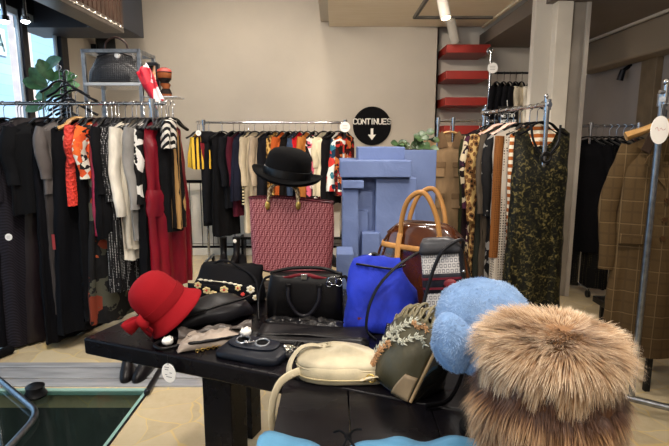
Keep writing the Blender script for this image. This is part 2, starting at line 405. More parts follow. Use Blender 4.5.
# ------------------------------------------------------------------ window wall
SHX0 = A(121, 20, 4.7).x - .16
WF = plain('navy_black_frame', '10141f', .35, .3, .1)
m = MB()
def wy(px): return A(px, 60, 1).y * 0 + (CX / ((px-334.5)/FPX)) / (math.cos(PITCH)) * .985
yM, yE = 4.72, 5.36                                # mullion and end of the window run
m.box(CX-.05, CX, 0, 5.40, 2.56, 2.72); m.box(CX-.05, CX+.02, 0, 5.40, 0, .12)
for y in (2.2, 3.5, yM): m.box(CX-.045, CX+.005, y-.045, y+.045, .1, 2.58)
m.box(CX-.045, CX+.02, yE-.06, yE+.07, 0, 3.0)
struct('window_1', m, WF, smooth=False, bevel=.006)
m = MB()
for a, b in ((2.25, 3.45), (3.55, yM-.05), (yM+.05, yE-.08)):
    for y in (a+.012, b-.012): m.box(CX-.04, CX-.012, y-.012, y+.012, .12, 2.56)
    m.box(CX-.04, CX-.012, a, b, 2.50, 2.56)
struct('window_sash', m, plain('pale_grey_sash', 'a9b6c2', .35, .3, .05), smooth=False, bevel=.003)
m = MB(); m.sheet([[(CX-.026, y, z) for z in (.12, 2.56)] for y in (0, yE-.06)]); struct('window_glass', m, M['glass'], smooth=False)
m = MB(); m.box(CX-.2, SHX0, -.5, 4.95, 2.74, 2.82); m.box(CX-.2, CX+.0, -.5, 5.4, 2.70, 3.3); m.box(CX-.2, SHX0+.10, 4.9, 5.40, A(80, 27.5, 4.9).z, 3.3); struct('ceiling_header', m, plain('gunmetal_header', '1c222e', .5, 0, .1), smooth=False)
# rolling shutter housing (brown ribbed fascia)
SHX = A(121, 20, 4.7).x; SB = A(121, 33, 4.7).z
t = thing('shutter_housing', 'long brown ribbed shutter housing hung under the ceiling above the window', 'shutter housing', (SHX-.08, 3.2, SB))
m = MB(); m.box(SHX-.15, SHX, 1.3, 4.7, SB+.015, 3.29); Wpart('body', m, plain('brown_metal', '2e211b', .5, .2, .15), t, smooth=False)
m = MB(); y = 1.3
while y < 4.69: m.box(SHX-.002, SHX+.012, y, y+.05, SB+.07, 3.28); y += .075
Wpart('ribbed_panel', m, plain('brown_slat', '3b2a22', .45, .2, .15), t, smooth=False)
m = MB(); m.box(SHX-.16, SHX+.016, 1.3, 4.715, SB, SB+.03); m.box(SHX-.02, SHX+.014, 1.3, 4.715, SB+.03, SB+.07); br_ = Wpart('bottom_rail', m, plain('grey_brown_rail', '5d5650', .35, .6, .1), t, smooth=False, bevel=.006)
m = MB(); y = 1.4
m.box(SHX+.014, SHX+.0155, 1.35, 4.7, SB+.038, SB+.044)
while y < 4.7: m.ball((SHX+.018, y, SB+.041), .011, seg=8, n=5); y += .095
obj('rivet_strip', m, plain('bright_rivet', 'e6e0d6', .2, .6, .05), br_)
# street outside
n = N('painted_block_facade'); br = n.n('ShaderNodeTexBrick', {'Vector': n.map((1,1,1), (PI/2,0,PI/2)), 'Color1': srgb('8fb6dc'), 'Color2': srgb('a3c6e6'), 'Mortar': srgb('7ea6cf'), 'Scale': 2.2, 'Mortar Size': .01})
n.set(Base_Color=br.outputs[0], Roughness=.8)
m = MB(); m.box(-7.6, -7.2, -2, 16, -.2, 7); o = struct('exterior_wall', m, n.m, smooth=False)
m = MB(); m.box(-7.2, -7.05, 11.55, 12.15, -.2, 7); struct('exterior_pilaster', m, plain('pale_pink_render', 'e3cfcb', .8, 0, .04), smooth=False)
m = MB(); m.box(-14, -3.1, -4, 16, -.3, -.15); struct('exterior_ground', m, plain('street_paving', '8f9296', .8), smooth=False)
p = A(2, 41, 4.2)
m = MB(); d = (ray(3, 42)); q = d * (7.15/abs(d.x)); q = V((0,0,EYE)) + q
t = thing('street_sign', 'pale square wall sign on the blue facade outside the window', 'sign', (-7.18, q.y, q.z))
m = MB(); m.box(-7.2, -7.17, q.y-.28, q.y+.12, q.z-.28, q.z+.28); Wpart('plate', m, plain('pale_sign', 'd8f0f4', .5, var=.02), t, smooth=False)
m = MB(); write(m, 'A', (-7.165, q.y-.06, q.z-.02), .3, (0,1,0), (0,0,1), .2, out=(1,0,0)); Wpart('letter', m, plain('slate_letter', '5b7a86', .6, var=0), t, smooth=False)

# ------------------------------------------------------------------ railing in front of the back wall
RY = 6.12
t = thing('railing', 'black thin-barred railing in front of the back wall behind the clothes', 'railing', (-1.0, RY, 0))
hz = A(185, 180, RY).z
m = MB(); m.box(-2.1, NX-.02, RY-.02, RY+.02, hz-.035, hz); m.box(-2.1, NX-.02, RY-.008, RY+.008, .09, .115); Wpart('handrail', m, M['blackmat'], t, smooth=False, bevel=.004)
x = -2.05
bm_ = MB(); bm_.cyl((0,0,.1), (0,0,hz-.03), .006, seg=6)
first = None
while x < NX-.05:
    if first is None: first = Wpart('baluster', bm_, M['darksteel'], t); first.matrix_parent_inverse = Matrix(); first.location = (x+1.0, 0, 0)
    else:
        c = first.copy(); C.objects.link(c); c.location = (x+1.0, 0, 0)
    x += .135
m = MB(); m.box(-2.1, NX-.02, RY-.03, RY+.03, 0, .09); Wpart('kerb', m, M['white'], t, smooth=False, bevel=.005)

# ------------------------------------------------------------------ round CONTINUES sign on the wall
c = A(372, 126, BW-.012); R = 18.3/FPX*BW*1.02
t = thing('wall_sign', 'round black wall sign reading CONTINUES above a downward arrow', 'sign', (c.x, BW-.001, c.z))
m = MB(); m.cyl((c.x, BW-.001, c.z), (c.x, BW-.016, c.z), R, seg=64); Wpart('disc', m, plain('black_sign', '0c0c0e', .8, 0, .05, spec=.1), t, ang=40)
m = MB(); write(m, 'CONTINUES', (c.x, BW-.016, c.z+.055), .062, th=.2, gap=1.3); Wpart('lettering', m, M['white'], t, smooth=False)
m = MB(); z0 = c.z-.03; aw = .016
m.prism([(c.x-aw, BW-.016, z0), (c.x+aw, BW-.016, z0), (c.x+aw, BW-.016, z0-.075), (c.x+.05, BW-.016, z0-.075), (c.x, BW-.016, z0-.14), (c.x-.05, BW-.016, z0-.075), (c.x-aw, BW-.016, z0-.075)], (0,-.003,0))
Wpart('arrow', m, M['white'], t, smooth=False)

# ------------------------------------------------------------------ red box shelves
RED = plain('oxide_red_paint', '9c2a22', .45, 0, .06)
names = ['topmost red box shelf in the wall niche', 'red box shelf second from the top of the niche', 'red box shelf third from the top of the niche', 'lowest red box shelf, half behind the rail of hanging clothes']
x0, x1 = A(446.8, 50, 6.05).x, A(490.4, 50, 6.05).x
for i, (ya, yb) in enumerate(((44.3, 52.6), (70.6, 79.0), (97.2, 105.4), (125.5, 134.0))):
    zt, zb = A(460, ya, 6.05).z, A(460, yb, 6.05).z
    m = MB(); m.box(x0, x1, 6.05, BW+.279, zb, zt)
    tag(obj('wall_shelf', m, RED, smooth=False, bevel=.004, loc=(0,0,0)), names[i], 'shelf', 'red niche shelves')

# ------------------------------------------------------------------ ceiling spot lamps on the track
def spotlamp(name, label, top, tip, r, es=9.0):
    top, tip = V(top), V(tip); ax = (tip-top).normalized()
    t = thing(name, label, 'spotlight', top)
    m = MB(); m.cyl(top - ax*.0, tip, r, r*1.02, 24); Wpart('lamp_housing', m, plain('lamp_grey', 'b9b4ac', .5, 0, .03), t, ang=40, bevel=.003)
    m = MB(); m.cyl((top.x, top.y, SZ-.02), top + ax*.04, .012); m.cyl((top.x, top.y, SZ-.022), (top.x, top.y, SZ-.05), .028); Wpart('stem', m, M['white'], t)
    em = N('lamp_face'); em.set(Base_Color='fff2dc', Emission_Color=srgb('ffe6c0'), Emission_Strength=es)
    m = MB(); m.cyl(tip + ax*.0005, tip + ax*.003, r*.82, seg=24); Wpart('lamp_face', m, em.m, t)
    return tip, ax
L1 = spotlamp('track_spotlight', 'white cylinder spotlight on the soffit track, nearest one', (A(441, 2, 4.9).x, 4.9, SZ-.02), A(446, 18, 4.84), .050)
L2 = spotlamp('track_spotlight', 'white cylinder spotlight hanging in front of the red shelves', (A(450, 27, t1.y+.02).x, t1.y+.02, SZ-.03), A(455, 41, t1.y+.16), .052, 2.0)

# two small lamps under the window header
for px, py, Y_, lb in ((25.5, 21, 4.55, 'small bright lamp under the window header, by the mullion'), (5, 21, 4.25, 'small bright lamp under the window header, at the picture edge')):
    p = A(px, py, Y_); p.x = max(p.x, CX+.05); t = thing('header_spotlight', lb, 'lamp', p)
    m = MB(); m.cyl((p.x,p.y,p.z+.01), (p.x,p.y,2.745), .02); m.cyl((p.x,p.y,p.z), (p.x,p.y,p.z+.04), .035, .03); Wpart('lamp_housing', m, M['chrome'], t)
    em = N('header_lamp_face'); em.set(Base_Color='ffffff', Emission_Color=srgb('f4f8ff'), Emission_Strength=25.0)
    m = MB(); m.ball((p.x,p.y,p.z-.004), .034, .034, .018, 14, 8); Wpart('lamp_face', m, em.m, t)
# ================================================================== GARMENTS
def sstep(a, b, x):
    t = max(0, min(1, (x-a)/(b-a))); return t*t*(3-2*t)
def body_mesh(L, ws=.20, wh=.24, th=.05, slope=.09, neckw=.075, neckd=.06, folds=7, famp=.012, waist=None, seed=0, rows=26, seg=40, strap=False, backd=None):
    rnd = random.Random(seed); ph = [rnd.uniform(0, 6.28) for _ in range(4)]; kk = folds + rnd.choice((-1,0,1)); lean = rnd.uniform(-.02,.02)
    rs = []
    for i in range(rows+1):
        v = (i/rows)**1.25; d = v*L
        hw = ws + (wh-ws)*sstep(.08, 1, v)
        if waist: hw -= waist*math.exp(-((d-.40)/.14)**2)
        t = th*(.25 + .75*sstep(0, .18, v)); fa = famp*sstep(.1, .8, v)
        r = []
        for j in range(seg):
            a = 2*PI*j/seg; ca, sa = math.cos(a), math.sin(a)
            x = hw*math.copysign(abs(ca)**.8, ca); y = t*math.copysign(abs(sa)**.8, sa)
            f = math.sin(kk*a + ph[0] + v*1.3) + .5*math.sin((kk*2+1)*a + ph[1] - v*2)
            y += fa*f*(1 if abs(sa) > .1 else .4); x += fa*.6*math.sin(kk*a+ph[2])*abs(ca)
            keep = 1 - sstep(0, .22, v)
            z = -d - slope*(abs(x)/max(ws,.01))**1.2*keep
            if sa < 0: z -= neckd*math.exp(-(x/neckw)**4)*keep**2
            else: z -= (neckd*.25 if backd is None else backd)*math.exp(-(x/neckw)**4)*keep**2
            if strap: z -= strap*sstep(neckw*1.3, ws, abs(x))*keep**2
            r.append(V((x + lean*v, y, z - .004*math.sin(3*a+ph[3])*v)))
        rs.append(r)
    m = MB(); m.rings(rs, False, False); m.wrinkle(.007, 8, seed)
    return m
def sleeve_mesh(side, L, ws, slope, r0=.055, r1=.04, out=.035, fwd=-.02, seed=0):
    rnd = random.Random(seed+side); pts = []; n = 9
    for i in range(n):
        t = i/(n-1)
        pts.append(V((side*(ws-.03 + out*min(1, t*2.2) + .01*math.sin(t*5)), fwd*t + .006*math.sin(t*7+seed), -slope-.015 - L*t + .02*(1-t))))
    m = MB(); m.tube(pts, lambda t: r0+(r1-r0)*t, 14, 3, True, flat=(1, .62), up=(1,0,0))
    return m.wrinkle(.006, 12, seed)
def trousers_mesh(L, w=.17, th=.045, seed=0):
    m = MB()
    for s in (-1, 1):
        rs = []
        for i in range(19):
            v = i/18; hw = w*.5*(1.02 - .15*v); r = []
            for j in range(20):
                a = 2*PI*j/20; r.append(V((s*(w*.5-.004) + hw*math.cos(a), (th*(1-.3*v))*math.sin(a) + .008*math.sin(3*a+seed+v*3)*v, -.05 - v*(L-.05))))
            rs.append(r)
        m.rings(rs)
    m.add([(-w,-th*.8,-.02),(w,-th*.8,-.02),(w,th*.8,-.02),(-w,th*.8,-.02),(-w,-th,-.14),(w,-th,-.14),(w,th,-.14),(-w,th,-.14)], [(0,1,2,3),(4,7,6,5),(0,4,5,1),(1,5,6,2),(2,6,7,3),(3,7,4,0)])
    return m
HZ = .095                                           # hanger hook height
def hanger(label, loc, ang, mat, group=None, w=.15, hook=None, name='clothes_hanger', thick=.008):
    t = thing(name, label, 'hanger', loc, (0,0,ang), group)
    m = MB(); m.tube([(-w,0,-.075),(-w*.6,0,-.045),(-.05,0,-.012),(0,0,0),(.05,0,-.012),(w*.6,0,-.045),(w,0,-.075)], lambda q: thick*(.75+.5*abs(q-.5)*2), 8, 4, True, flat=(1,1.5))
    obj('hanger_arm', m, mat, t)
    m = MB(); r = .0175; m.tube([(0,0,-.004),(0,0,HZ-r-.012)] + [(r*math.cos(a), 0, HZ-.003+r*math.sin(a)) for a in [math.radians(q) for q in (-75,-30,0,35,70,100,135,170,195)]], .0028, 6, 0)
    obj('hook', m, hook or M['chrome'], t)
    return t
HP = {}
def put_hanger(kind, loc, ang, label, group):
    if kind not in HP: HP[kind] = hanger(label, loc, ang, {'black': M['black'], 'wood': M['wood'], 'white': M['white'], 'steel': M['darksteel'], 'velvet': M['blackmat'], 'pink': plain('pale_pink_padding','d9b3a6',.8)}[kind], group, thick=.014 if kind in ('wood','pink') else .008); HP[kind+'_k'] = kids(HP[kind]); return HP[kind]
    return dup(HP[kind], loc, (0,0,ang), label, group, HP[kind+'_k'])
SEED = [0]
def garment(name, label, cat, loc, ang, mat, L, group=None, kind='dress', sl=0, trim=None, slmat=None, slout=.035, **kw):
    SEED[0] += 1; sd = SEED[0]
    if kind == 'trousers': m = trousers_mesh(L, kw.get('ws', .17), seed=sd)
    else: m = body_mesh(L, seed=sd, **kw)
    o = obj(name, m, mat, None, loc, (0,0,ang), ang=180)
    tag(o, label, cat, group)
    if sl:
        for s in (-1, 1):
            obj('sleeve', sleeve_mesh(s, sl, kw.get('ws', .20), kw.get('slope', .09), out=slout, seed=sd), slmat or mat, o)
    if trim:
        q = kw.get('neckw', .075); nd = kw.get('neckd', .06)
        m = MB(); m.tube([(-q, -.012, -.02), (-q*.8, -.022, -.03-nd*.5), (0, -.028, -.012-nd*1.15), (q*.8, -.022, -.03-nd*.5), (q, -.012, -.02)], .007, 6, 4)
        obj('neckline', m, trim, o)
    return o
def swing_tag(label, top, px_r, Y, group=None, rot=0, string=.05, ry=1.25, ink=True):
    """round white card hung on a string from point top"""
    top = V(top); t = thing('price_tag', label, 'tag', top, (0,0,rot), group)
    m = MB(); n_ = 32; r = px_r
    m.prism([(r*math.cos(2*PI*i/n_), 0, -string - r*ry + r*ry*math.sin(2*PI*i/n_)) for i in range(n_)], (0,.0018,0)); obj('card', m, M['tag'], t, smooth=False)
    m = MB(); m.tube([(0,0,0),(0,0,-string-r*.15)], .0012, 5); obj('string', m, M['black'], t)
    if ink:
        m = MB()
        for dz, a, b in ((-.05*r, -.55, .1), (-.35*r, -.5, .0), (-.7*r, .15, .5), (-1.0*r, -.5, -.2), (-1.25*r, -.35, .45)):
            m.box(a*r, b*r, -.0006, -.0001, -string-.45*r+dz-.05*r, -string-.45*r+dz+.03*r)
        obj('print', m, M['ink'], t, smooth=False)
    return t
# ------------------------------------------------------------------ racks
def rack(label, p0, p1, zr, foot=.24, posts=(0,1), over=.06, shelf=None, mat=None, r=.0125, post_off=0.0):
    """p0,p1: rail ends on plan; chrome clothes rack with rail, posts, foot bars, castors"""
    p0, p1 = V((p0[0],p0[1],0)), V((p1[0],p1[1],0)); mat = mat or M['chrome']
    t = thing('clothes_rack', label, 'clothes rack', (p0+p1)/2); d = (p1-p0).normalized(); s = V((-d.y, d.x, 0)); zz = V((0,0,1))
    m = MB(); m.cyl(p0 - d*over + zz*zr, p1 + d*over + zz*zr, r); Wpart('rail', m, mat, t)
    for k in posts:
        b = p0.lerp(p1, k)
        m = MB(); m.cyl(b + zz*.09, b + zz*(zr+.02), r*1.15); m.cyl(b + zz*(zr-.03), b + zz*(zr+.03), r*1.7); Wpart('post', m, mat, t)
        m = MB(); m.tube([b - s*foot + zz*.075, b + s*foot + zz*.075], r*1.3, 10); fb_ = Wpart('foot_bar', m, mat, t)
        for q in (-1, 1):
            m = MB(); c = b + s*foot*q*.96 + zz*.032; m.cyl(c - d*.012, c + d*.012, .032, seg=16); m.cyl(c + zz*.03, c + zz*.05, .01); obj('castor', m, M['black'], fb_)
    if shelf: 
        m = MB(); a, b = p0 + zz*.12, p1 + zz*.12
        for q in (-.12, 0, .12): m.cyl(a + s*q, b + s*q, .008)
        Wpart('shelf_rail', m, mat, t)
    return t

def tagdisc(label, c, r, out=(0,-1,0), stick=None):
    c = V(c); t = thing('hanging_tag', label, 'tag', c); m = MB(); o_ = V(out)
    m.cyl(c, c + o_*.006, r, seg=32); Wpart('card', m, M['tag'], t, ang=40)
    m = MB(); 
    for q in (.3, 0, -.3): m.box(c.x - r*.5, c.x + r*.5, c.y-.0072, c.y-.006, c.z + q*r - .05*r, c.z + q*r + .05*r)
    Wpart('print', m, plain('faint_ink', 'b9b6b6', .7, var=0), t, smooth=False)
    return t
# ============ rack by the window (frontal rail)
LY, LZ = 3.42, A(80, 103.5, 3.42).z
lx = lambda px, Y=3.22: (px-334.5)/FPX*Y*1.02
rack('long chrome clothes rack in front of the window, hung with dark clothes', (-2.55, LY), (lx(164, LY), LY), LZ, posts=(.05, .98))
G = 'clothes on the rack by the window'; HG = 'hangers holding clothes on the window rack'; HL = 'dark clothes hanger under the rail of the window rack'
FLO = pattern('orange_floral_print', 'floral', ['171417','e0dcd0','e0662e','d9542a','1c1a1c','f0e6d8'], 22)
FLO2 = pattern('dark_red_floral_print', 'floral', ['101012','141416','7a3524','4a4a40','18181a','a8502f'], 11)
DOT = pattern('white_flecked_tweed', 'dots', ['101013','a9a9ab'], 95)
BWG = pattern('black_white_bold_print', 'floral', ['0c0c0e','0c0c0e','d8d6d2','0c0c0e'], 14)
SEQ = pattern('dark_crinkled_print', 'stripe', ['141318','24202a','DIAGONAL'], 30)
def L_(px, ybot, name, label, cat, mat, kind='dress', ang=80, hk='black', Y=LY, **kw):
    w_ = .19; x = (px-334.5)/FPX*(Y-.2*math.sin(math.radians(ang)))*1.02 + kw.get('ws', .20)*math.cos(math.radians(ang)); zb = A(px, ybot, LY-.12).z; o = (x, Y, LZ-HZ)
    put_hanger(hk, o, math.radians(ang), HL if hk == 'black' else 'tan wooden hanger holding %s on the window rack' % label.split(' hung')[0][:40], HG if hk == 'black' else None)
    return garment(name, label, cat, (x, Y, LZ-HZ+.012), math.radians(ang), mat, (LZ-HZ) - zb, group=G, kind=kind, **kw)
L_(-14, 345, 'evening_dress', 'black evening dress hung at the outer end of the window rack', 'dress', fabric('0b0b10'), ang=62, sl=.5)
L_(2, 345, 'evening_dress', 'crinkled dark dress with diagonal ribs at the window end of the rack', 'dress', SEQ, ang=58, sl=.45)
o = L_(20, 215, 'velvet_blouse', 'black evening top with notched neckline facing the shop, on the window rack', 'top', fabric('08090d', 'velvet'), ang=38, sl=.34, ws=.21, wh=.23, neckd=.12, Y=LY-.04)
c = plain('rosewood_badge', 'c8a48c', .6); 
L_(21, 345, 'long_skirt', 'long dark brown shimmering skirt below the black evening top', 'skirt', fabric('1c1519', 'satin'), ang=40, Y=LY+.05, ws=.17, wh=.27, famp=.02, folds=9, neckd=.01, slope=.03)
L_(42, 342, 'long_coat', 'long black coat between the shimmering skirt and the grey leather jacket', 'coat', fabric('0a0a0f'), ang=78, Y=LY+.03)
L_(47, 315, 'long_coat', 'long charcoal coat with a straight hem reaching low on the rack', 'coat', fabric('3a3636'), ang=66, sl=0, ws=.17, wh=.17, famp=.008)
L_(50, 196, 'leather_jacket', 'silver grey leather jacket with wide short sleeves on the window rack', 'jacket', fabric('55504f', 'leather'), ang=60, sl=.30, ws=.19, wh=.18)
o = L_(60, 332, 'long_dress', 'long black dress with a round beige badge, falling almost to the floor', 'dress', fabric('0a0b10'), ang=55, hk='wood', sl=0, ws=.19, wh=.24)
m = MB(); m.cyl((-.115,-.060,-.15), (-.115,-.070,-.15), .034, seg=24); obj('badge', m, c, o)
L_(76, 206, 'lace_dress', 'bright orange red lace top on the window rack', 'top', fabric('c8301f', 'lace'), ang=75, ws=.17, wh=.20, sl=.2)
L_(82, 320, 'long_dress', 'plain black dress just behind the orange red lace top', 'dress', fabric('0b0b0e'), ang=78, ws=.18, wh=.22)
L_(87, 196, 'kimono_jacket', 'orange, white and black floral jacket with a wide sleeve', 'jacket', FLO, ang=62, sl=.30, ws=.18, wh=.17)
L_(93, 322, 'patterned_skirt', 'long dark skirt with rust red flowers, hem near the floor', 'skirt', FLO2, ang=62, ws=.16, wh=.26, famp=.02, neckd=.01)
L_(97, 236, 'satin_tunic', 'pink crimson satin tunic between floral and black clothes', 'tunic', fabric('8a1a38', 'satin'), ang=76, ws=.17, wh=.19)
L_(104, 238, 'blouse', 'black blouse with sleeves beside the pink crimson tunic', 'blouse', fabric('0d0d10'), ang=74, sl=.4)
L_(111, 292, 'tweed_dress', 'long black tweed dress flecked with white', 'dress', DOT, ang=64, ws=.18, wh=.20, sl=.45)
L_(119, 262, 'blouse', 'cream white blouse with long limp sleeves', 'blouse', fabric('d8d2c6'), ang=66, ws=.17, wh=.15, sl=.55)
L_(125, 250, 'blouse', 'second cream blouse, its pale edge showing behind the first', 'blouse', fabric('c9c1b2'), ang=70, ws=.17, wh=.16)
L_(133, 242, 'knitted_cardigan', 'pale grey knitted cardigan on the window rack', 'cardigan', fabric('8c8a88', 'knit'), ang=72, ws=.17, wh=.17, sl=.5)
L_(140, 205, 'printed_blouse', 'black top with bold white print beside the grey cardigan', 'top', BWG, ang=70, ws=.17, wh=.19)
L_(142, 300, 'long_dress', 'long black dress under the bold white print', 'dress', fabric('0c0c0f'), ang=72, ws=.16, wh=.19)
o = L_(149, 292, 'satin_dress', 'long dark red satin dress with a ruched sash', 'dress', fabric('780d1e', 'satin'), ang=66, ws=.17, wh=.18, famp=.022, folds=9)
m = MB(); m.loft([(-.48,.172,.056,0,0,2.4),(-.52,.180,.062,0,0,2.4),(-.57,.174,.057,0,0,2.4),(-.61,.180,.062,0,0,2.4),(-.66,.176,.058,0,0,2.4)], 36, False, False); m.wrinkle(.007, 8, 30); obj('sash', m, fabric('780f20', 'satin'), o)
L_(160, 235, 'long_cardigan', 'black cardigan hung near the rail end beside the red satin dress', 'cardigan', fabric('0e0e11', 'knit'), ang=80, ws=.12, wh=.12)
L_(168, 232, 'tan_scarf', 'narrow tan and black garment at the very end of the window rack', 'scarf', pattern('tan_black_stripe', 'stripe', ['b08a58','181414','X'], 9), ang=70, ws=.05, wh=.06, th=.03)
L_(163, 150, 'striped_scarf', 'black and white striped scarf at the end of the window rack', 'scarf', pattern('black_white_stripe', 'stripe', ['111113','cfcac2','DIAGONAL'], 12), ang=60, ws=.05, wh=.05, th=.03, neckd=.01, slope=.02, Y=LY-.10)
for i, px in enumerate((12, 66, 108, 115, 129, 146, 155)):
    put_hanger('steel', (lx(px), LY, LZ-HZ), math.radians(70 + i*4), 'empty metal hanger between the clothes of the window rack', 'empty hangers on the window rack')
p = A(9, 237, 3.16); tagdisc('round white tag pinned to the crinkled dark dress on the window rack', p, 3.6/FPX*3.1)
p = A(53.5, 242, 3.18); m = MB(); m.box(p.x-.009, p.x+.009, p.y, p.y+.003, p.z-.05, p.z+.05); tag(obj('hanging_tag', m, plain('dull_red_card', '8c2a2c', .6), smooth=False), 'narrow dark red tag hanging among the black clothes of the window rack', 'tag')
# striped folded umbrella + crumpled shoe shapes on the floor under it
p0, p1 = T(52, 341, .02), T(60, 303, .02)
t = thing('umbrella', 'dark folded umbrella with pale diagonal stripes leaning under the window rack', 'umbrella', p0)
n = pattern('umbrella_stripe', 'stripe', ['17181c','8f9298','DIAGONAL'], 26, .5)
m = MB(); m.tube([p0 + V((0,0,.0)), p0 + V((.02,.02,.08)), p0 + V((.06,.06,.22)), p0 + V((.09,.10,.33))], lambda q: .012 + .036*math.sin(min(1,q*1.15)*PI*.8), 12, 5); m.wrinkle(.006, 20, 2); Wpart('canopy', m, n, t)
m = MB(); m.tube([p0 + V((.09,.10,.32)), p0 + V((.11,.125,.42)), p0+V((.13,.13,.45)), p0+V((.14,.11,.43))], .008, 8, 4); Wpart('handle', m, M['black'], t)

# ============ display stand with handbag, empty hangers, scarf, picture
DY = 3.95
def DP(px, py): return A(px, py, DY)
t = thing('display_stand', 'tall chrome display stand with a glass shelf behind the window rack', 'display stand', (DP(111, 60).x, DY, 0))
xl, xr, zt, zs = DP(83, 50).x, DP(139, 50).x, DP(111, 49).z, DP(111, 82).z
for x in (xl, xr):
    for y in (DY-.0, DY+.30):
        m = MB(); m.box(x-.014, x+.014, y-.014, y+.014, 0, zt); Wpart('post', m, M['steel'], t, smooth=False, bevel=.003)
m = MB()
for y in (DY, DY+.30): m.box(xl, xr, y-.014, y+.014, zt-.028, zt)
for x in (xl, xr): m.box(x-.013, x+.013, DY, DY+.3, zt-.027, zt-.001)
Wpart('top_frame', m, M['steel'], t, smooth=False, bevel=.003)
m = MB(); m.box(xl, xr, DY-.02, DY+.32, zs-.03, zs-.004); m.box(xr, xr+.27, DY, DY+.2, DP(150, 96).z-.012, DP(150,96).z); Wpart('shelf', m, plain('pale_metal_shelf', 'c9cdd2', .25, .6, .05), t, smooth=False, bevel=.004)
# black woven handbag
c = DP(114, 66); w = .225
t = thing('handbag', 'black woven handbag with one arched handle and a white brooch on the glass shelf', 'handbag', (c.x, DY+.07, zs-.004))
n = N('black_woven_leather'); v = n.voro(70, rnd=.2); n.set(Base_Color=n.ramp(v, [(0,'2c2c31'),(.7,'08080a')]), Roughness=.38); n.bump(v, .8, .006)
H_ = DP(112, 49).z - zs
m = MB(); m.loft([(0,w*.86,.075,0,0,3.2),(.01,w*1.0,.085,0,0,3),(H_*.35,w*.96,.08,0,0,2.8),(H_*.75,w*.72,.055,0,0,2.6),(H_*.96,w*.58,.03,0,0,2.4),(H_,w*.5,.02,0,0,2.2)], 40); obj('bag_body', m, n.m, t)
m = MB(); m.tube([(-.09,0,H_*.9),(-.075,-.01,H_+.06),(0,-.01,H_+.10),(.075,-.01,H_+.06),(.09,0,H_*.9)], .008, 8, 6); obj('handle', m, fabric('241714', 'leather'), t)
m = MB(); m.ball((.025,-.055,H_*.84), .024, .012, .024); obj('brooch', m, M['tag'], t)
m = MB(); m.tube([(-w*.6,-.045,H_*.8),(0,-.06,H_*.93),(w*.6,-.045,H_*.8)], .006, 6, 5); obj('piping', m, fabric('1a1a1e', 'leather'), t)
# red and white scarf, framed picture, carved figure
t = thing('picture_frame', 'small dark framed picture on the side of the display stand', 'picture', (DP(149,96).x, DY+.1, DP(149,96).z))
a, b = DP(142, 62), DP(155, 92)
m = MB(); m.box(a.x, b.x, DY+.09, DY+.11, b.z, a.z); Wpart('picture_panel', m, pattern('amber_picture', 'camo', ['1a1512','3a261c','c98f62','e9d9c2'], 9), t, smooth=False)
m = MB()
for q in ((a.x-.01,a.x+.014,b.z,a.z),(b.x-.014,b.x+.01,b.z,a.z),(a.x,b.x,a.z-.014,a.z+.01),(a.x,b.x,DP(149,96).z,b.z+.014)): m.box(q[0], q[1], DY+.075, DY+.115, q[2], q[3])
Wpart('frame', m, M['darksteel'], t, smooth=False, bevel=.002)
g = []
for i in range(15):
    q = i/14; c = DP(143,68).lerp(DP(162,105), q); r = []
    for j in range(7):
        s_ = (j-3)/3; r.append((c.x + s_*(.04+.01*math.sin(q*5)), DY-.03 - .018*math.cos(s_*5+q*3), c.z + s_*.035))
    g.append(r)
m = MB(); m.sheet(g, .004); tag(obj('silk_scarf', m, pattern('red_white_silk', 'floral', ['c22236','d53a48','e9dfe2','b31c2e'], 8, .4), ang=180), 'red and white silk scarf draped from the display stand', 'scarf')
t = thing('carved_figure', 'small carved brown and red figure beside the dark picture frame', 'figurine', (DP(163,96).x, DY+.06, DP(163,96).z))
m = MB(); b = DP(163,96); hh = DP(163,67).z - b.z
m.loft([(0,.045,.04,0,0,2),(hh*.12,.05,.045,0,0,2),(hh*.3,.026,.026,.008,0,2),(hh*.42,.04,.035,.004,0,2),(hh*.5,.03,.03,0,0,2),(hh*.6,.05,.045,.0,0,2),(hh*.85,.056,.05,0,0,2),(hh,.03,.03,0,0,2)], 20); obj('figure_body', m, pattern('painted_wood', 'stripe', ['7a4322','1d1512','Z'], 4), t)
m = MB(); m.loft([(hh*.86,.058,.052,0,0,2),(hh*.95,.05,.045,0,0,2),(hh*1.02,.02,.02,0,0,2)], 16); obj('cap', m, plain('dull_red', '8a2a22', .6), t)
# its bracket
m = MB(); m.cyl((b.x, DY+.06, b.z-.008), (b.x, DY+.06, b.z), .05, seg=20); m.box(xr, b.x, DY+.045, DY+.075, b.z-.012, b.z-.006); tag(obj('bracket_shelf', m, M['steel'], smooth=False), 'little steel bracket shelf carrying the carved figure', 'shelf')
# coat-hanger stacker: pole with empty hangers at rising heights
t = thing('hanger_stand', 'slim dark pole stand for empty hangers beside the window', 'hanger stand', (A(66, 100, 3.75).x, 3.75, 0))
m = MB(); m.cyl((0,0,0), (0,0,A(60,70,3.75).z), .012); m.cyl((0,0,0), (0,0,.02), .16, .15, 24); obj('pole', m, M['darksteel'], t)
base = t.location.x
for i in range(9):
    z = A(60, 72 + i*4.6, 3.75).z; m = MB(); m.cyl((0,-.05,z-.0), (0,.02,z), .005); obj('peg', m, M['darksteel'], t)
    put_hanger('steel', (base + .05*(i % 3), 3.69, z - HZ + .025), math.radians(-4 + 4*(i % 4)), 'empty hanger stored on the pole stand beside the window', 'empty hangers stored on the pole stand')
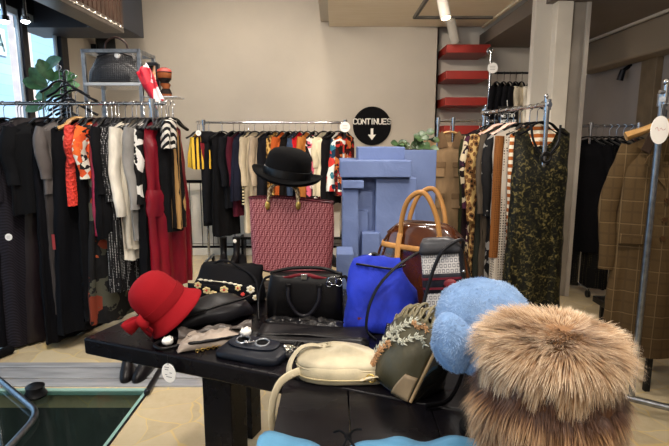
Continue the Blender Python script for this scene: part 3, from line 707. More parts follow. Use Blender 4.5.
# loudspeaker and plant at the window end
c = A(79, 47, 6.0); c.x = max(c.x, CX+.16)
t = thing('loudspeaker', 'small black loudspeaker hung on the wall beside the window', 'speaker', c)
m = MB(); m.box(-.10,.10,-.09,.09,-.13,.10); obj('cabinet', m, M['black'], t, rot=(0,0,.5), smooth=False, bevel=.012)
m = MB(); m.box(-.16,-.09,-.03,.03,-.08,.03); obj('bracket', m, M['darksteel'], t, smooth=False, bevel=.005)
m = MB(); m.box(.0,.006,.0,.006,.08,.9); obj('cable', m, M['black'], t, smooth=False)
def leaf(mb, base, d, L, w, droop=.3, up=(0,0,1)):
    d = V(d).normalized(); up = V(up); s = d.cross(up).normalized(); g = []
    for i in range(8):
        q = i/7; c = V(base) + d*L*q - up*droop*L*q*q; ww = w*math.sin(PI*min(.97, q*.92+.05))**.8
        g.append([c - s*ww + up*ww*.25, c, c + s*ww + up*ww*.25])
    mb.sheet(g, .0012)
LEAF = plain('leaf_green', '3f6b45', .4, 0, .25, 20)
b = A(47, 125, 4.3); 
t = thing('potted_plant', 'leafy green plant standing at the window behind the rack', 'plant', (b.x, 4.3, 0))
m = MB(); m.lathe([(.10,0),(.13,.02),(.15,.28),(.14,.30),(.13,.27)], 24, cap0=True); obj('pot', m, plain('dark_clay', '3a2e2a', .7), t)
m = MB(); m.tube([(0,0,.25),(.02,0,.9),(-.02,.0,1.5),(.0,0,1.95)], .008, 6, 5); obj('stem', m, plain('stem_green', '4c5c35', .6), t)
rnd = random.Random(4); m = MB()
for px, py, ang_ in ((38,84,2.6),(42,80,2.0),(52,64,.7),(45,94,3.3),(60,76,.2),(56,92,.3),(40,106,3.6),(50,74,1.8),(63,84,.1),(46,70,2.4)):
    p = A(px, py, 4.3) - t.location; leaf(m, p - V((math.cos(ang_)*.09, 0, math.sin(ang_)*.06)), (math.cos(ang_), rnd.uniform(-.4,.2), math.sin(ang_)*.6), .21, .055, .15, (.2*rnd.uniform(-1,1),-1,.35))
    m.tube([(0,0,p.z-.15), p - V((math.cos(ang_)*.09,0,math.sin(ang_)*.06))], .003, 5)
obj('foliage', m, LEAF, t)

# ============ rack by the back wall
KY, KZ = 5.6, A(275, 122.5, 5.6).z
kx = lambda px, Y=KY: (px-334.5)/FPX*Y*1.0
rack('chrome clothes rack standing by the back wall, behind the bowler hat', (kx(206), KY), (kx(345), KY), KZ, foot=.2, over=.02)
G = 'clothes on the rack by the back wall'; HG = 'hangers on the back rack'; HL = 'dark clothes hanger on the rail of the back rack'
def K_(px, ybot, name, label, cat, mat, kind='dress', ang=62, Y=KY, **kw):
    x = kx(px); zb = A(px, ybot, Y).z
    put_hanger('black', (x, Y, KZ-HZ), math.radians(ang), HL, HG)
    return garment(name, label, cat, (x, Y, KZ-HZ+.012), math.radians(ang), mat, KZ-HZ-zb, group=G, kind=kind, **kw)
K_(203, 170, 'striped_scarf', 'yellow, black and red striped scarf at the end of the back rack', 'scarf', pattern('yellow_red_black_stripe', 'stripe', ['e0b43c','15110f','X'], 7), ang=35, ws=.10, wh=.11, Y=KY-.06)
K_(200, 168, 'knit_jumper', 'yellow knitted top hanging outermost on the back rack', 'top', fabric('dcae38', 'knit'), ang=50, ws=.09, wh=.12)
K_(207, 160, 'knit_jumper', 'dark red knitted edge between yellow and black on the back rack', 'top', fabric('7a1f28', 'knit'), ang=60, ws=.12, wh=.12)
K_(211, 226, 'trousers', 'wide black trousers hanging next to the yellow knits', 'trousers', fabric('131418'), ang=45, kind='trousers', ws=.12)
K_(224, 236, 'long_dress', 'long black flared dress, lowest hem on the back rack', 'dress', fabric('0b0b0e'), ang=40, ws=.13, wh=.17)
K_(235, 208, 'coat', 'black coat with sleeves on the back rack', 'coat', fabric('101116'), ang=52, ws=.17, wh=.15, sl=.5)
K_(241, 216, 'velvet_coat', 'burgundy coat with a sleeve on the back rack', 'coat', fabric('45101f', 'velvet'), ang=58, ws=.16, wh=.15, sl=.5)
K_(246, 200, 'jacket', 'navy jacket beside the burgundy coat', 'jacket', fabric('191b2a'), ang=62)
K_(250, 205, 'blouse', 'black and cream edged blouse on the back rack', 'blouse', pattern('cream_black_check', 'stripe', ['e6dab0','17151a','Z'], 9), ang=64, ws=.16, wh=.15)
K_(256, 232, 'trench_coat', 'pale beige trench coat on the back rack', 'coat', fabric('b3a68f'), ang=45, ws=.17, wh=.16, sl=.5)
K_(265, 232, 'linen_coat', 'light taupe linen coat half behind the bowler hat', 'coat', fabric('a3937f'), ang=48, ws=.17, wh=.16, sl=.5)
K_(271, 226, 'tunic', 'dark navy tunic just behind the bowler hat', 'tunic', fabric('15161c'), ang=56)
K_(277, 232, 'leopard_dress', 'gold leopard print dress on the back rack', 'dress', pattern('gold_leopard', 'leopard', ['c2a05e','2a1c10','7a5628'], 34), ang=55, ws=.16, wh=.15)
K_(284, 230, 'blouse', 'burnt orange blouse on the back rack', 'blouse', fabric('bf5c2a'), ang=55, ws=.15, wh=.14, sl=.4)
K_(290, 228, 'tunic', 'black tunic between the orange blouse and the red dress', 'tunic', fabric('15110f'), ang=58, ws=.16, wh=.15)
K_(296, 215, 'shirt', 'steel blue shirt between black and red on the back rack', 'shirt', fabric('3c4b66'), ang=62, ws=.16, wh=.15)
K_(301, 232, 'red_dress', 'bright red dress on the back rack', 'dress', fabric('b81c24'), ang=58, ws=.15, wh=.15)
K_(308, 228, 'blouse', 'amber tan blouse on the back rack', 'blouse', fabric('c07a3c'), ang=56, ws=.15, wh=.15, sl=.4)
K_(315, 215, 'printed_dress', 'black, pink and white print dress behind the bowler hat brim', 'dress', pattern('pink_black_print', 'floral', ['131114','e6dcd8','17151a','d0647c'], 15), ang=56, ws=.15, wh=.15)
K_(324, 196, 'long_dress', 'cream white long dress with ruffles on the back rack', 'dress', fabric('d9cfb4'), ang=35, ws=.12, wh=.14, sl=.3, famp=.016)
K_(331, 205, 'tunic', 'black tunic behind the teal floral scarf', 'tunic', fabric('121114'), ang=52, ws=.15, wh=.15)
K_(338, 192, 'floral_shawl', 'teal, white and red floral shawl on the back rack', 'shawl', pattern('teal_floral', 'floral', ['3f9aa8','dfe6e2','16324a','c63a34','dfe6e2','2c6f86'], 13), ang=25, ws=.09, wh=.14, famp=.02, Y=KY-.05)
K_(344, 196, 'printed_dress', 'dark red and gold print dress at the far end of the back rack', 'dress', pattern('red_gold_print', 'floral', ['8c1f22','17100f','c4703a','3a1414','b32c28'], 17), ang=45, ws=.15, wh=.14)
p = A(345, 127, KY-.03); tagdisc('round white card fixed at the end of the back rack beside the blue display', p, 5/FPX*KY)
m = MB(); m.box(p.x-.012, p.x+.012, KY-.024, KY, p.z-.6, p.z+.03); tag(obj('tag_holder', m, M['darksteel'], smooth=False, bevel=.003), 'dark strip holding the round card on the back rack', 'holder')
p = A(198.5, 133, KY-.16); tagdisc('tiny round white tag pinned to the yellow knit', p, 2.6/FPX*KY)
p = T(206, 262, 0)
# boxes and bags on the back rack's lower shelf
def bx(name, label, cat, x0, x1, y0, y1, Yf, d, mat, lid=None, zbase=None):
    a, b = A(x0, y0, Yf), A(x1, y1, Yf); zb = b.z if zbase is None else zbase
    t = thing(name, label, cat, ((a.x+b.x)/2, Yf+d/2, zb)); h = a.z - zb; w = b.x-a.x
    m = MB(); m.box(-w/2, w/2, -d/2, d/2, 0, h*.75); obj('box_body', m, mat, t, smooth=False, bevel=.003)
    m = MB(); m.box(-w/2-.004, w/2+.004, -d/2-.004, d/2+.004, h*.72, h); obj('lid', m, lid or mat, t, smooth=False, bevel=.003)
    return t
# low wall shelf holding them
a, b = A(240, 236, 5.98), A(352, 236, 5.98)
m = MB(); m.box(a.x, b.x, 5.90, 6.09, a.z-.03, a.z); m.box(a.x+.02, a.x+.05, 5.92, 6.08, 0, a.z-.03); m.box(b.x-.05, b.x-.02, 5.92, 6.08, 0, a.z-.03); tag(obj('low_bench', m, M['black'], smooth=False, bevel=.004), 'low black bench against the railing behind the back rack', 'bench')
zs_ = a.z
bx('shoe_box', 'white shoe box on the low bench, partly behind the burgundy tote', 'box', 243, 262, 208, 236, 5.92, .15, M['white'], zbase=zs_)
bx('shoe_box', 'white shoe box on the low bench near the blue display', 'box', 326, 340, 212, 236, 5.92, .15, M['white'], zbase=zs_)
t = thing('red_pouch', 'dark red pouch on the low bench beside the blue display', 'bag', (A(351,236,5.95).x, 5.97, zs_))
m = MB(); m.loft([(0,.08,.05,0,0,3),(.05,.10,.06,0,0,2.6),(.16,.09,.045,0,0,2.6),(.2,.07,.02,0,0,2.5)], 24); obj('bag_body', m, fabric('7c1420'), t)
m = MB(); m.tube([(-.05,0,.18),(0,-.01,.27),(.05,0,.18)], .006, 6, 5); obj('handle', m, fabric('3c0c12'), t)
# boots and shoes on the floor at the back
def boot(label, p, rot, h=.26, sc=1, group='dark boots on the floor'):
    t = thing('ankle_boot', label, 'boot', p, (0,0,rot), group); s = sc
    m = MB(); secs = []
    for z, rx, ry, cy in ((.012,.045,.125,-.055),(.03,.048,.13,-.055),(.055,.045,.12,-.05),(.085,.04,.085,-.02),(.11,.037,.06,.0),(.16,.038,.052,.01),(h,.044,.055,.012)): secs.append((z*s, rx*s, ry*s, 0, cy*s, 2.4))
    m.loft(secs, 24, True, True); obj('upper', m, fabric('151214', 'leather'), t)
    m = MB(); m.loft([(0,.046*s,.128*s,0,-.055*s,2.4),(.014*s,.047*s,.13*s,0,-.055*s,2.4)], 24); obj('sole', m, M['black'], t)
    m = MB(); m.box(-.035*s,.035*s,.0,.065*s,0,.03*s); obj('heel', m, M['black'], t, smooth=False, bevel=.004)
    return t
p = T(224, 262.5, 0); boot('dark ankle boot on the floor under the back rack, further from the tote', p, .15, .30)
p = T(237, 262.5, 0); t2 = boot('dark ankle boot with a white tag under the back rack, nearer the tote', p, -.1, .30)
m = MB(); m.cyl((0,-.06,.27), (0,-.064,.27), .022, seg=16); obj('price_sticker', m, M['tag'], t2)
def shoe(label, p, rot, group):
    t = thing('shoe', label, 'shoe', p, (0,0,rot), group)
    m = MB(); m.loft([(.012,.042,.13,0,-.03,2.5),(.035,.046,.135,0,-.03,2.4),(.06,.042,.11,0,-.005,2.2),(.085,.036,.07,0,.04,2.2),(.095,.030,.055,0,.05,2.2)], 24, True, True); obj('upper', m, fabric('121113', 'leather'), t)
    m = MB(); m.loft([(0,.043,.133,0,-.03,2.5),(.014,.044,.134,0,-.03,2.5)], 24); obj('sole', m, M['black'], t)
    return t
for px, r, lb in ((243, .2, 'black shoe under the tote corner, beside the boots'), (259, -.2, 'black shoe on the floor just below the tote'), (333, .3, 'black shoe on the floor beside the blue display'), (324, -.2, 'black shoe peeping out behind the tote hem')):
    shoe(lb, T(px, 264, 0), r, 'black shoes on the floor at the back')
# pair of black shoes at the corner of the glass floor
for px, r, lb in ((122, .25, 'black laced shoe at the glass floor corner, further from the tag'), (141, -.1, 'black shoe at the glass floor corner, nearer the hanging tag')):
    boot(lb, T(px, 381, 0) + V((0,.10,0)), r, .13, .85, 'black shoes by the glass floor')
m = MB(); a, b = T(147, 392, .02), T(160, 370, .02); m.tube([a, b, b + (b-a)*2], .016, 10); m.ball(a, .019, seg=10, n=6)
tag(obj('rack_foot', m, M['darksteel']), 'dark metal foot bar lying on the stone floor by the black shoes', 'foot bar')
# ============ rack at right running away from the camera
P0, P1 = V((A(547,110,2.95).x, 2.95, 0)), V((1.13, 3.85, 0)); RZ = 1.62
rack('chrome clothes rack in front of the column, hung with the green print dress', P0, P1, RZ, posts=(0, 1), foot=.22, over=.03)
p = P0.lerp(P1, .93)
rd = (P1-P0).normalized(); ra = math.atan2(-rd.x, rd.y)      # angle so that -Y front faces along -rd
RA = math.atan2(-rd.x, rd.y)
G = 'clothes on the rack by the column'; HG = 'hangers on the rack by the column'
BYR = 4.55
b0, b1 = A(437, 121, BYR), A(500, 122, BYR)
rack('pale slim clothes rail carrying the brown suede jacket, behind the leopard coat', (b0.x, BYR), (b1.x, BYR), b0.z, posts=(.02,.26), foot=.16, over=.01, r=.011)
def B_(px, ybot, name, label, cat, mat, ang=0, hk='black', **kw):
    x = A(px, 140, BYR).x; zb = A(px, ybot, BYR).z; z = b0.z
    put_hanger(hk, (x, BYR, z-HZ), math.radians(ang-8), {'black':'black hanger on the pale rail behind the leopard coat', 'wood':'tan wooden hanger inside the brown suede jacket', 'pink':'pale padded hanger on the rail behind the leopard coat'}[hk], 'hangers on the pale slim rail' if hk == 'black' else None)
    return garment(name, label, cat, (x, BYR, z-HZ+.01), math.radians(ang-8), mat, z-HZ-zb, group=G, **kw)
def R_(k, ybot, name, label, cat, mat, kind='dress', dang=0, hk='black', off=0, hl=None, **kw):
    b = P0.lerp(P1, k) + V((off,0,0)); ang = RA + math.radians(dang); zb = A(500, ybot, b.y).z
    put_hanger(hk, (b.x, b.y, RZ-HZ), ang, hl or {'black':'black hanger on the rail by the column', 'wood':'tan wooden hanger on the rail by the column', 'velvet':'black velvet hanger on the rail by the column','pink':'pale padded hanger on the rail by the column'}[hk], HG if hk == 'black' else HG + ' ' + hk)
    return garment(name, label, cat, (b.x, b.y, RZ-HZ+.010), ang, mat, RZ-HZ-zb, group=G, kind=kind, **kw)
CAMO = pattern('dark_green_gold_print', 'camo', ['0a0b09','14150c','272517','5e5532'], 44, .5)
POLKA = pattern('brown_cream_eyelet', 'dots', ['a9a196','2b1d15'], 60)
o = R_(.035, 420, 'printed_dress', 'long sleeveless dress in dark green and gold print, nearest on the column rack', 'dress', CAMO, hk='velvet', ws=.17, wh=.205, th=.05, slope=.06, neckw=.085, neckd=.17, backd=.15, strap=.02, famp=.018, folds=6)
m = MB(); q = .09; m.tube([(-q,-.03,-.03),(-q*.85,-.045,-.12),(-q*.4,-.05,-.185),(0,-.052,-.20),(q*.4,-.05,-.185),(q*.85,-.045,-.12),(q,-.03,-.03)], .008, 6, 5); obj('neckline', m, M['black'], o)
m = MB(); m.torus((0,-.056,-.215), .028, .008, (0,1,0)); obj('neck_loop', m, M['black'], o)
R_(.12, 330, 'knit_jumper', 'rust and white patterned knit showing in the neck of the green print dress', 'top', pattern('rust_white_knit', 'stripe', ['9a5526','d8cdb8','Z'], 7), hk='velvet', ws=.165, wh=.14, sl=0, neckd=.05)
o = R_(.22, 300, 'knitted_cardigan', 'cream eyelet knit top with brown crochet edge on the column rack', 'top', POLKA, ws=.225, wh=.215, neckd=.16, th=.045)
m = MB(); m.box(-.012, .03, 0, .0, 0, 0) if False else None
s_ = MB(); s_.tube([(-.195,-.02,-.09),(-.202,-.03,-.3),(-.20,-.03,-.6),(-.20,-.03,-.85)], .03, 10, 4, flat=(1,.5)); obj('crochet_edge', s_, pattern('brown_crochet', 'dots', ['70451f','4a2a10'], 90), o)
R_(.36, 320, 'jacket', 'black jacket with small white marks behind the eyelet knit', 'jacket', pattern('black_white_mark', 'floral', ['101012','101012','141416','8d8a86','101012','111113','101012','121214'], 17), sl=.5, ws=.19, wh=.19)
R_(.46, 310, 'blouse', 'taupe blouse with slim sleeves on the column rack', 'blouse', fabric('4f463c'), hk='pink', sl=.5, ws=.19, wh=.18)
R_(.56, 300, 'long_dress', 'long dark olive dress behind the taupe blouse', 'dress', fabric('22241f'), ws=.19, wh=.20)
R_(.68, 275, 'leopard_coat', 'leopard print coat with long sleeves on the column rack', 'coat', pattern('tan_leopard', 'leopard', ['b99a63','1d130c','6d4a2a'], 36), hk='pink', ws=.19, wh=.18, sl=.58)
R_(.79, 272, 'printed_dress', 'dress in purple and cream print next to the leopard coat', 'dress', pattern('purple_print', 'floral', ['2c1a2c','d3c3a4','4a2438','1a1214','b09a78'], 24), ws=.19, wh=.18, sl=.5)
R_(.90, 280, 'tunic', 'plum tunic hung between the purple print and the olive jacket', 'tunic', fabric('2a1a20'), ws=.19, wh=.19)
B_(479, 275, 'parka', 'dark olive green parka beside the brown jacket', 'jacket', fabric('33351f'), ang=42, ws=.20, wh=.20, sl=.55)
B_(487, 262, 'blouse', 'pale sand blouse behind the brown jacket shoulder', 'blouse', fabric('b79a78'), ang=48, hk='pink', ws=.19, wh=.18)
SUEDE = fabric('94795a', 'velvet')
o = B_(450, 262, 'suede_jacket', 'brown suede jacket with flap pockets at the far end of the column rack', 'jacket', SUEDE, ang=-4, hk='wood', ws=.205, wh=.215, sl=.60, th=.06, neckd=.10)
for x in (-.10, .10):
    for z in (-.28, -.56):
        m = MB(); m.box(x-.065, x+.065, -.082, -.066, z-.13, z); pk_ = obj('pocket', m, SUEDE, o, smooth=False, bevel=.006)
        m = MB(); m.box(x-.07, x+.07, -.09, -.078, z-.045, z+.005); obj('pocket_flap', m, fabric('755d44', 'velvet'), pk_, smooth=False, bevel=.006)
for s in (-1, 1):
    m = MB(); m.prism([(s*.012,-.062,-.14),(s*.10,-.06,-.16),(s*.115,-.055,-.06),(s*.075,-.04,-.0),(s*.05,-.05,-.03)], (0,-.008,0)); obj('collar', m, fabric('6b543c', 'velvet'), o, smooth=False)
# black store sign hung on the rail
c = A(507, 119, 3.60)
t = thing('rail_sign', 'black curved sign with two lines of white lettering hung on the column rack rail', 'sign', c)
g = []
for i in range(13):
    a = math.radians(-70 + 140*i/12); g.append([V((c.x + .075*math.sin(a), c.y - .045*math.cos(a), c.z + dz)) for dz in (-.085, .085)])
m = MB(); m.sheet(g, .004); Wpart('board', m, plain('black_acrylic', '0c0d10', .15, 0, .05), t, ang=180)
m = MB(); write(m, 'ETRO', (c.x-.005, c.y-.050, c.z+.022), .022, th=.18); write(m, 'MISSONI', (c.x-.005, c.y-.050, c.z-.018), .020, th=.18, gap=1.2); Wpart('lettering', m, M['white'], t, smooth=False)
m = MB(); m.tube([c + V((0,0,.08)), c + V((0,.02,.13))], .004); Wpart('clip', m, M['chrome'], t)
for k, lb in ((.98, 'chrome rail fitting beside the black store sign'), (.02, 'chrome joint at the near end of the column rack')):
    b = P0.lerp(P1, k) + V((0,0,RZ)); t = thing('rail_fitting', lb, 'fitting', b)
    m = MB(); m.cyl(b - rd*.03, b + rd*.03, .024); Wpart('sleeve_joint', m, M['chrome'], t)
    m = MB(); m.cyl(b + V((0,0,.0)), b + V((0,0,.05)), .010); m.ball(b + V((0,0,.05)), .014, seg=10, n=6); Wpart('knob', m, M['chrome'], t)
# ============ high rail with clothes beside the red shelves
WY = 5.75
a, b = A(490, 73, WY), A(531, 73.5, WY)
t = thing('high_rail', 'tall chrome post with high hanging rail beside the red shelves', 'clothes rail', (a.x, WY, 0))
m = MB(); m.cyl((a.x,WY,0), (a.x,WY,A(490,50,WY).z), .016); Wpart('post', m, M['chrome'], t)
m = MB(); m.cyl((a.x,WY,a.z), (b.x,WY,a.z), .012); Wpart('rail', m, M['darksteel'], t)
m = MB(); c = A(490,51,WY); m.torus((c.x,WY,c.z), .03, .010, (0,1,0)); m.ball((c.x,WY,c.z), .022, seg=12, n=8); Wpart('finial', m, M['chrome'], t)
m = MB(); m.cyl((a.x,WY,0), (a.x,WY,.02), .17, .16, 32); Wpart('base', m, M['darksteel'], t)
tagdisc('round white card on the tall chrome post beside the red shelves', A(492.5, 68, WY-.04), 5/FPX*WY)
G = 'clothes on the high rail'; 
for px, yb, nm, lb, ct, col, kd in ((492,124,'jacket','first black jacket on the high rail, next to the post','jacket','101014','plain'),(499,124,'jacket','second black jacket from the post on the high rail','jacket','0d0d11','plain'),(505,124,'coat','third black garment from the post on the high rail','coat','131317','plain'),(511,122,'jacket','last black garment before the white ones on the high rail','jacket','0e0e12','plain'),(517,126,'blouse','narrow cream blouse on the high rail beside the black clothes','blouse','c9bda6','plain'),(526,124,'blouse','white ruffled blouse at the free end of the high rail','blouse','ded6c6','plain')):
    x = A(px+5, 80, WY).x; zb = A(px, yb, WY).z
    put_hanger('black', (x, WY, a.z-HZ), math.radians(48), 'black hanger on the high rail beside the red shelves', 'hangers on the high rail')
    garment(nm, lb, ct, (x, WY, a.z-HZ+.012), math.radians(48), fabric(col, kd), a.z-HZ-zb, group=G, ws=.13, wh=.13, sl=.42)

# ============ rack in the dim room beyond the column
FY = 4.6
a, b = A(580, 126, FY), A(641, 124, FY)
rack('chrome rack of dark clothes in the dim room beyond the column', (a.x, FY), (b.x, FY), a.z, posts=(.18, .97), foot=.2, over=.02)
rz = a.z; G = 'dark clothes in the dim room'
for px, yb, nm, lb, ct, mat, kw in ((588,250,'coat','black coat next to the column in the dim room','coat',fabric('0b0b0f'),dict(sl=.55)),(596,285,'patterned_skirt','dark long skirt with a speckled hem in the dim room','skirt',pattern('speckled_dark','dots',['0c0c0d','3a3424'],60),dict(ws=.17,wh=.2)),(603,246,'coat','black coat in the middle of the dim rack','coat',fabric('09090d'),dict(sl=.55)),(610,250,'jacket','navy black jacket in the dim room, near the tweed coat','jacket',fabric('10111a'),dict(sl=.5)),(617,246,'coat','black coat half behind the tweed sleeve','coat',fabric('0c0b0e'),dict(sl=.5)),(624,240,'blouse','greyish white blouse behind the tweed coat shoulder','blouse',fabric('8c8478'),dict()),(631,240,'dress','brown dress behind the tweed coat','dress',fabric('5a4030'),dict()),(637,240,'dress','dark red dress by the far post of the dim rack','dress',fabric('6b1c20'),dict())):
    x = A(px, 130, FY).x; zb = A(px, yb, FY).z
    put_hanger('black', (x, FY, rz-HZ), math.radians(-45), 'dark hanger on the rack in the dim room', 'hangers in the dim room')
    garment(nm, lb, ct, (x, FY, rz-HZ-.004), math.radians(-42), mat, rz-HZ-zb, group=G, **{**dict(ws=.19, wh=.19), **kw})

# ============ tweed coat on its rack, nearest at the right
TY = 2.45
pt, pb = A(661, 96, TY), A(661, 96, TY)
q0 = V((A(662, 105, TY).x, TY)); q1 = V((q0.x + .85, TY + 1.30)); TZ = A(657, 100, TY).z
rack('chrome clothes rack carrying the tweed coat, cut by the picture edge', q0, q1, TZ, posts=(0, 1), foot=.26, over=.05, r=.0135, mat=M['steel'])
b = V((q0.x, TY-.02, TZ)); t = thing('rail_fitting', 'chrome screw joint on top of the post by the tweed coat', 'fitting', b)
m = MB(); m.cyl(b + V((0,0,-.02)), b + V((0,0,.075)), .012); m.ball(b + V((0,0,.08)), .018, seg=12, n=8); m.cyl(b + V((-.03,0,.035)), b + V((.05,0,.035)), .010); m.ball(b + V((.05,0,.035)), .016, seg=10, n=6); Wpart('knob', m, M['chrome'], t)
p = A(660, 130, TY-.05)
t = thing('price_tag', 'white oval card hung at the top of the post by the tweed coat', 'tag', p)
m = MB(); m.prism([(p.x + .044*math.cos(2*PI*i/32), p.y, p.z + .066*math.sin(2*PI*i/32)) for i in range(32)], (0,.003,0)); Wpart('card', m, M['tag'], t, smooth=False)
m = MB(); m.tube([p + V((-.024,-.001,.004)), p + V((-.014,-.001,.013)), p + V((-.006,-.001,-.004)), p + V((.004,-.001,.010)), p + V((.012,-.001,.0)), p + V((.026,-.001,.006))], .0012, 4, 4); Wpart('print', m, plain('pale_red_ink', 'c99a9a', .7, var=0), t)
m = MB(); m.tube([p + V((.012,.0,.06)), p + V((.012,.03,.12))], .0015, 5); Wpart('string', m, M['black'], t)
TWEED = pattern('brown_check_tweed', 'plaid', ['4f3e26','40311d','857050','33271a'], 10, .95)
cy = TY + .22; cxx = A(667, 150, cy).x; ang = math.radians(-18)
hz_ = TZ - HZ
hanger('broad tan wooden hanger inside the tweed coat', (cxx, cy, hz_), ang, M['wood'], w=.20, thick=.02)
Lc = hz_ - A(640, 345, cy).z
o = garment('tweed_coat', 'brown checked tweed coat with dark collar hung facing the shop', 'coat', (cxx, cy, hz_-.045), ang, TWEED, Lc, ws=.195, wh=.215, th=.07, slope=.085, neckw=.08, neckd=.16, sl=.66, slout=.085, famp=.012, folds=5)
BR = fabric('2a1d14', 'velvet')
for s in (-1, 1):
    m = MB(); m.prism([(s*.01,-.085,-.30),(s*.115,-.075,-.165),(s*.10,-.07,-.12),(s*.135,-.062,-.11),(s*.085,-.035,.005),(s*.055,-.05,-.02)], (0,-.01,0)); obj('lapel', m, TWEED if s > 0 else TWEED, o, smooth=False, bevel=.003)
    m = MB(); m.prism([(s*.10,-.081,-.12),(s*.14,-.073,-.10),(s*.095,-.045,.012),(s*.05,-.05,.0)], (0,-.01,0)); obj('collar', m, BR, o, smooth=False, bevel=.003)
    m = MB(); m.box(s*.13-.075, s*.13+.075, -.098, -.084, -.60, -.545); obj('pocket_flap', m, TWEED, o, smooth=False, bevel=.006, rot=(0,0,0))
for z in (-.36, -.46, -.56):
    m = MB(); m.cyl((.0,-.09,z), (0,-.098,z), .014, seg=16); obj('button', m, fabric('3a2614','leather'), o)
b2 = q0.lerp(q1, .32); 
hanger('wooden hanger of the dark coat behind the tweed one', (b2.x+.22, b2.y, hz_), ang, M['wood'], w=.20, thick=.016)
garment('long_coat', 'dark brown coat hung behind the tweed coat at the picture edge', 'coat', (b2.x+.22, b2.y, hz_-.004), ang, fabric('2b2019'), Lc*.95, sl=.6, th=.06)
c = A(664, 322, 2.75); zt = max(.10, c.z)
m = MB(); m.box(A(637,320,2.75).x, A(637,320,2.75).x+.8, 2.62, 3.25, zt-.04, zt); 
for x in (A(637,320,2.75).x+.03, A(637,320,2.75).x+.74):
    for y in (2.66, 3.18): m.box(x, x+.03, y, y+.03, 0, zt-.04)
tag(obj('low_shelf', m, M['black'], smooth=False, bevel=.004), 'low black shelf on the floor below the tweed coat', 'shelf')
shoe('brown leather shoe standing on the low black shelf', (A(662,318,2.8).x, 2.85, zt), .4, None)

# ============ blue painted display of stacked boxes
n = N('slate_blue_paper'); f = n.noise(3.5, 5); n.set(Base_Color=n.ramp(f, [(.3,'5a6b97'),(.7,'6779a5')]), Roughness=.75); n.bump(n.noise(6, 4, dist=1.5), .35, .02); BLUE = n.m
DYB = 2.9
t = thing('box_display', 'slate blue paper-covered tower of stacked boxes behind the bags', 'display', (A(385,200,DYB).x, DYB, 0))
def blk(x0, x1, y0, y1, Yf, d, to_floor=False):
    a, b = A(x0, y0, Yf), A(x1, y1, Yf); m = MB(); m.box(a.x, b.x, Yf, Yf+d, 0 if to_floor else b.z, a.z)
    return Wpart('block', m, BLUE, t, smooth=False, bevel=.006)
blk(376, 411, 178, 400, DYB+.03, .36, True)            # main body
blk(340, 411.5, 160.5, 177.5, DYB-.02, .44)            # projecting slab
blk(358, 405, 147, 161, DYB+.12, .28)                  # upper block
blk(355, 377, 176, 400, DYB+.10, .26, True)            # recess
blk(342.5, 357, 189, 400, DYB+.0, .30, True)           # narrow column
blk(342.0, 364, 180.5, 188.6, DYB-.03, .26)            # step
blk(362, 377.5, 233, 400, DYB+.0, .12, True)
blk(357, 366, 211, 400, DYB+.06, .1, True)
blk(336.5, 353, 254, 400, DYB-.22, .2, True)
# planter box behind, with plant
a, b = A(404, 150, 3.4), A(437, 150, 3.4)
t = thing('planter_box', 'darker blue planter box behind the blue box tower', 'planter', ((a.x+b.x)/2, 3.5, 0))
m = MB(); m.box(a.x-.1, b.x, 3.4, 3.8, 0, a.z); Wpart('box_body', m, BLUE, t, smooth=False, bevel=.006)
m = MB(); m.box(a.x-.08, b.x-.02, 3.42, 3.78, a.z-.02, a.z+.004); Wpart('soil', m, plain('dark_soil', '2a211b', .95, 0, .3, 40, .5), t, smooth=False)
t = thing('houseplant', 'small round-leaved plant growing in the blue planter box', 'plant', ((a.x+b.x)/2, 3.5, a.z))
LEAF2 = plain('deep_green_leaf', '38502f', .4, 0, .3, 25); rnd = random.Random(9)
ml, ms = MB(), MB()
for px, py, pb in ((426,133,420),(421,139,418),(431,140,424),(415,143,417),(430,148,424),(424,146,420),(411,147,415),(403,148,409),(398,144,409),(407,151,411)):
    p = A(px, py, 3.5 + rnd.uniform(-.05,.05)); q = A(pb, 152, 3.5)
    p0_, q0_ = p - t.location, q - t.location; q0_.z = 0
    ms.tube([q0_, q0_.lerp(p0_, .5) + V((0,0,.03)), p0_], .0035, 6, 4)
    for k in range(3):
        a_ = rnd.uniform(0, 6.28); leaf(ml, p0_, (math.cos(a_), -.3+.3*math.sin(a_), rnd.uniform(-.3,.8)), .062, .024, .15, (rnd.uniform(-.4,.4),-1,.5))
obj('stem', ms, plain('plant_stem', '55603a', .6), t); obj('foliage', ml, LEAF2, t)

# ================================================================== TABLES
TZt = .76
c0 = V((-.85, 1.603)); u2 = V((.93, -.367)); v2 = V((.367, .93))
ta = math.atan2(u2.y, u2.x)
t = thing('display_table', 'black stained wooden display table carrying the bags and hats', 'table', (c0.x, c0.y, 0), (0,0,ta))
m = MB(); m.box(0, 1.42, 0, .86, TZt-.058, TZt); obj('table_top', m, M['table'], t, smooth=False, bevel=.008)
for x, y in ((.455, .03), (1.26, .03), (.10, .72), (1.26, .72)):
    m = MB(); m.box(x, x+.105, y, y+.09, 0, TZt-.058); obj('leg', m, M['table'], t, smooth=False, bevel=.004)
fe = lambda x: c0.y + (x-c0.x)*u2.y/u2.x - .004                     # front edge of that table
t = thing('side_table', 'nearer black plank table butted against the display table', 'table', (.18, .8, 0))
xs = [-.142, .036, .24, .62]
for i in range(3):
    x0, x1 = xs[i]+.0012, xs[i+1]-.0012
    m = MB(); m.prism([(x0,.42,TZt-.05),(x1,.42,TZt-.05),(x1,fe(x1)-.002,TZt-.05),(x0,fe(x0)-.002,TZt-.05)], (0,0,.05)); Wpart('plank', m, M['table'], t, smooth=False, bevel=.0025)
m = MB(); m.box(-.12, .60, .46, fe(.6)-.03, TZt-.085, TZt-.05); Wpart('frame', m, M['table'], t, smooth=False)
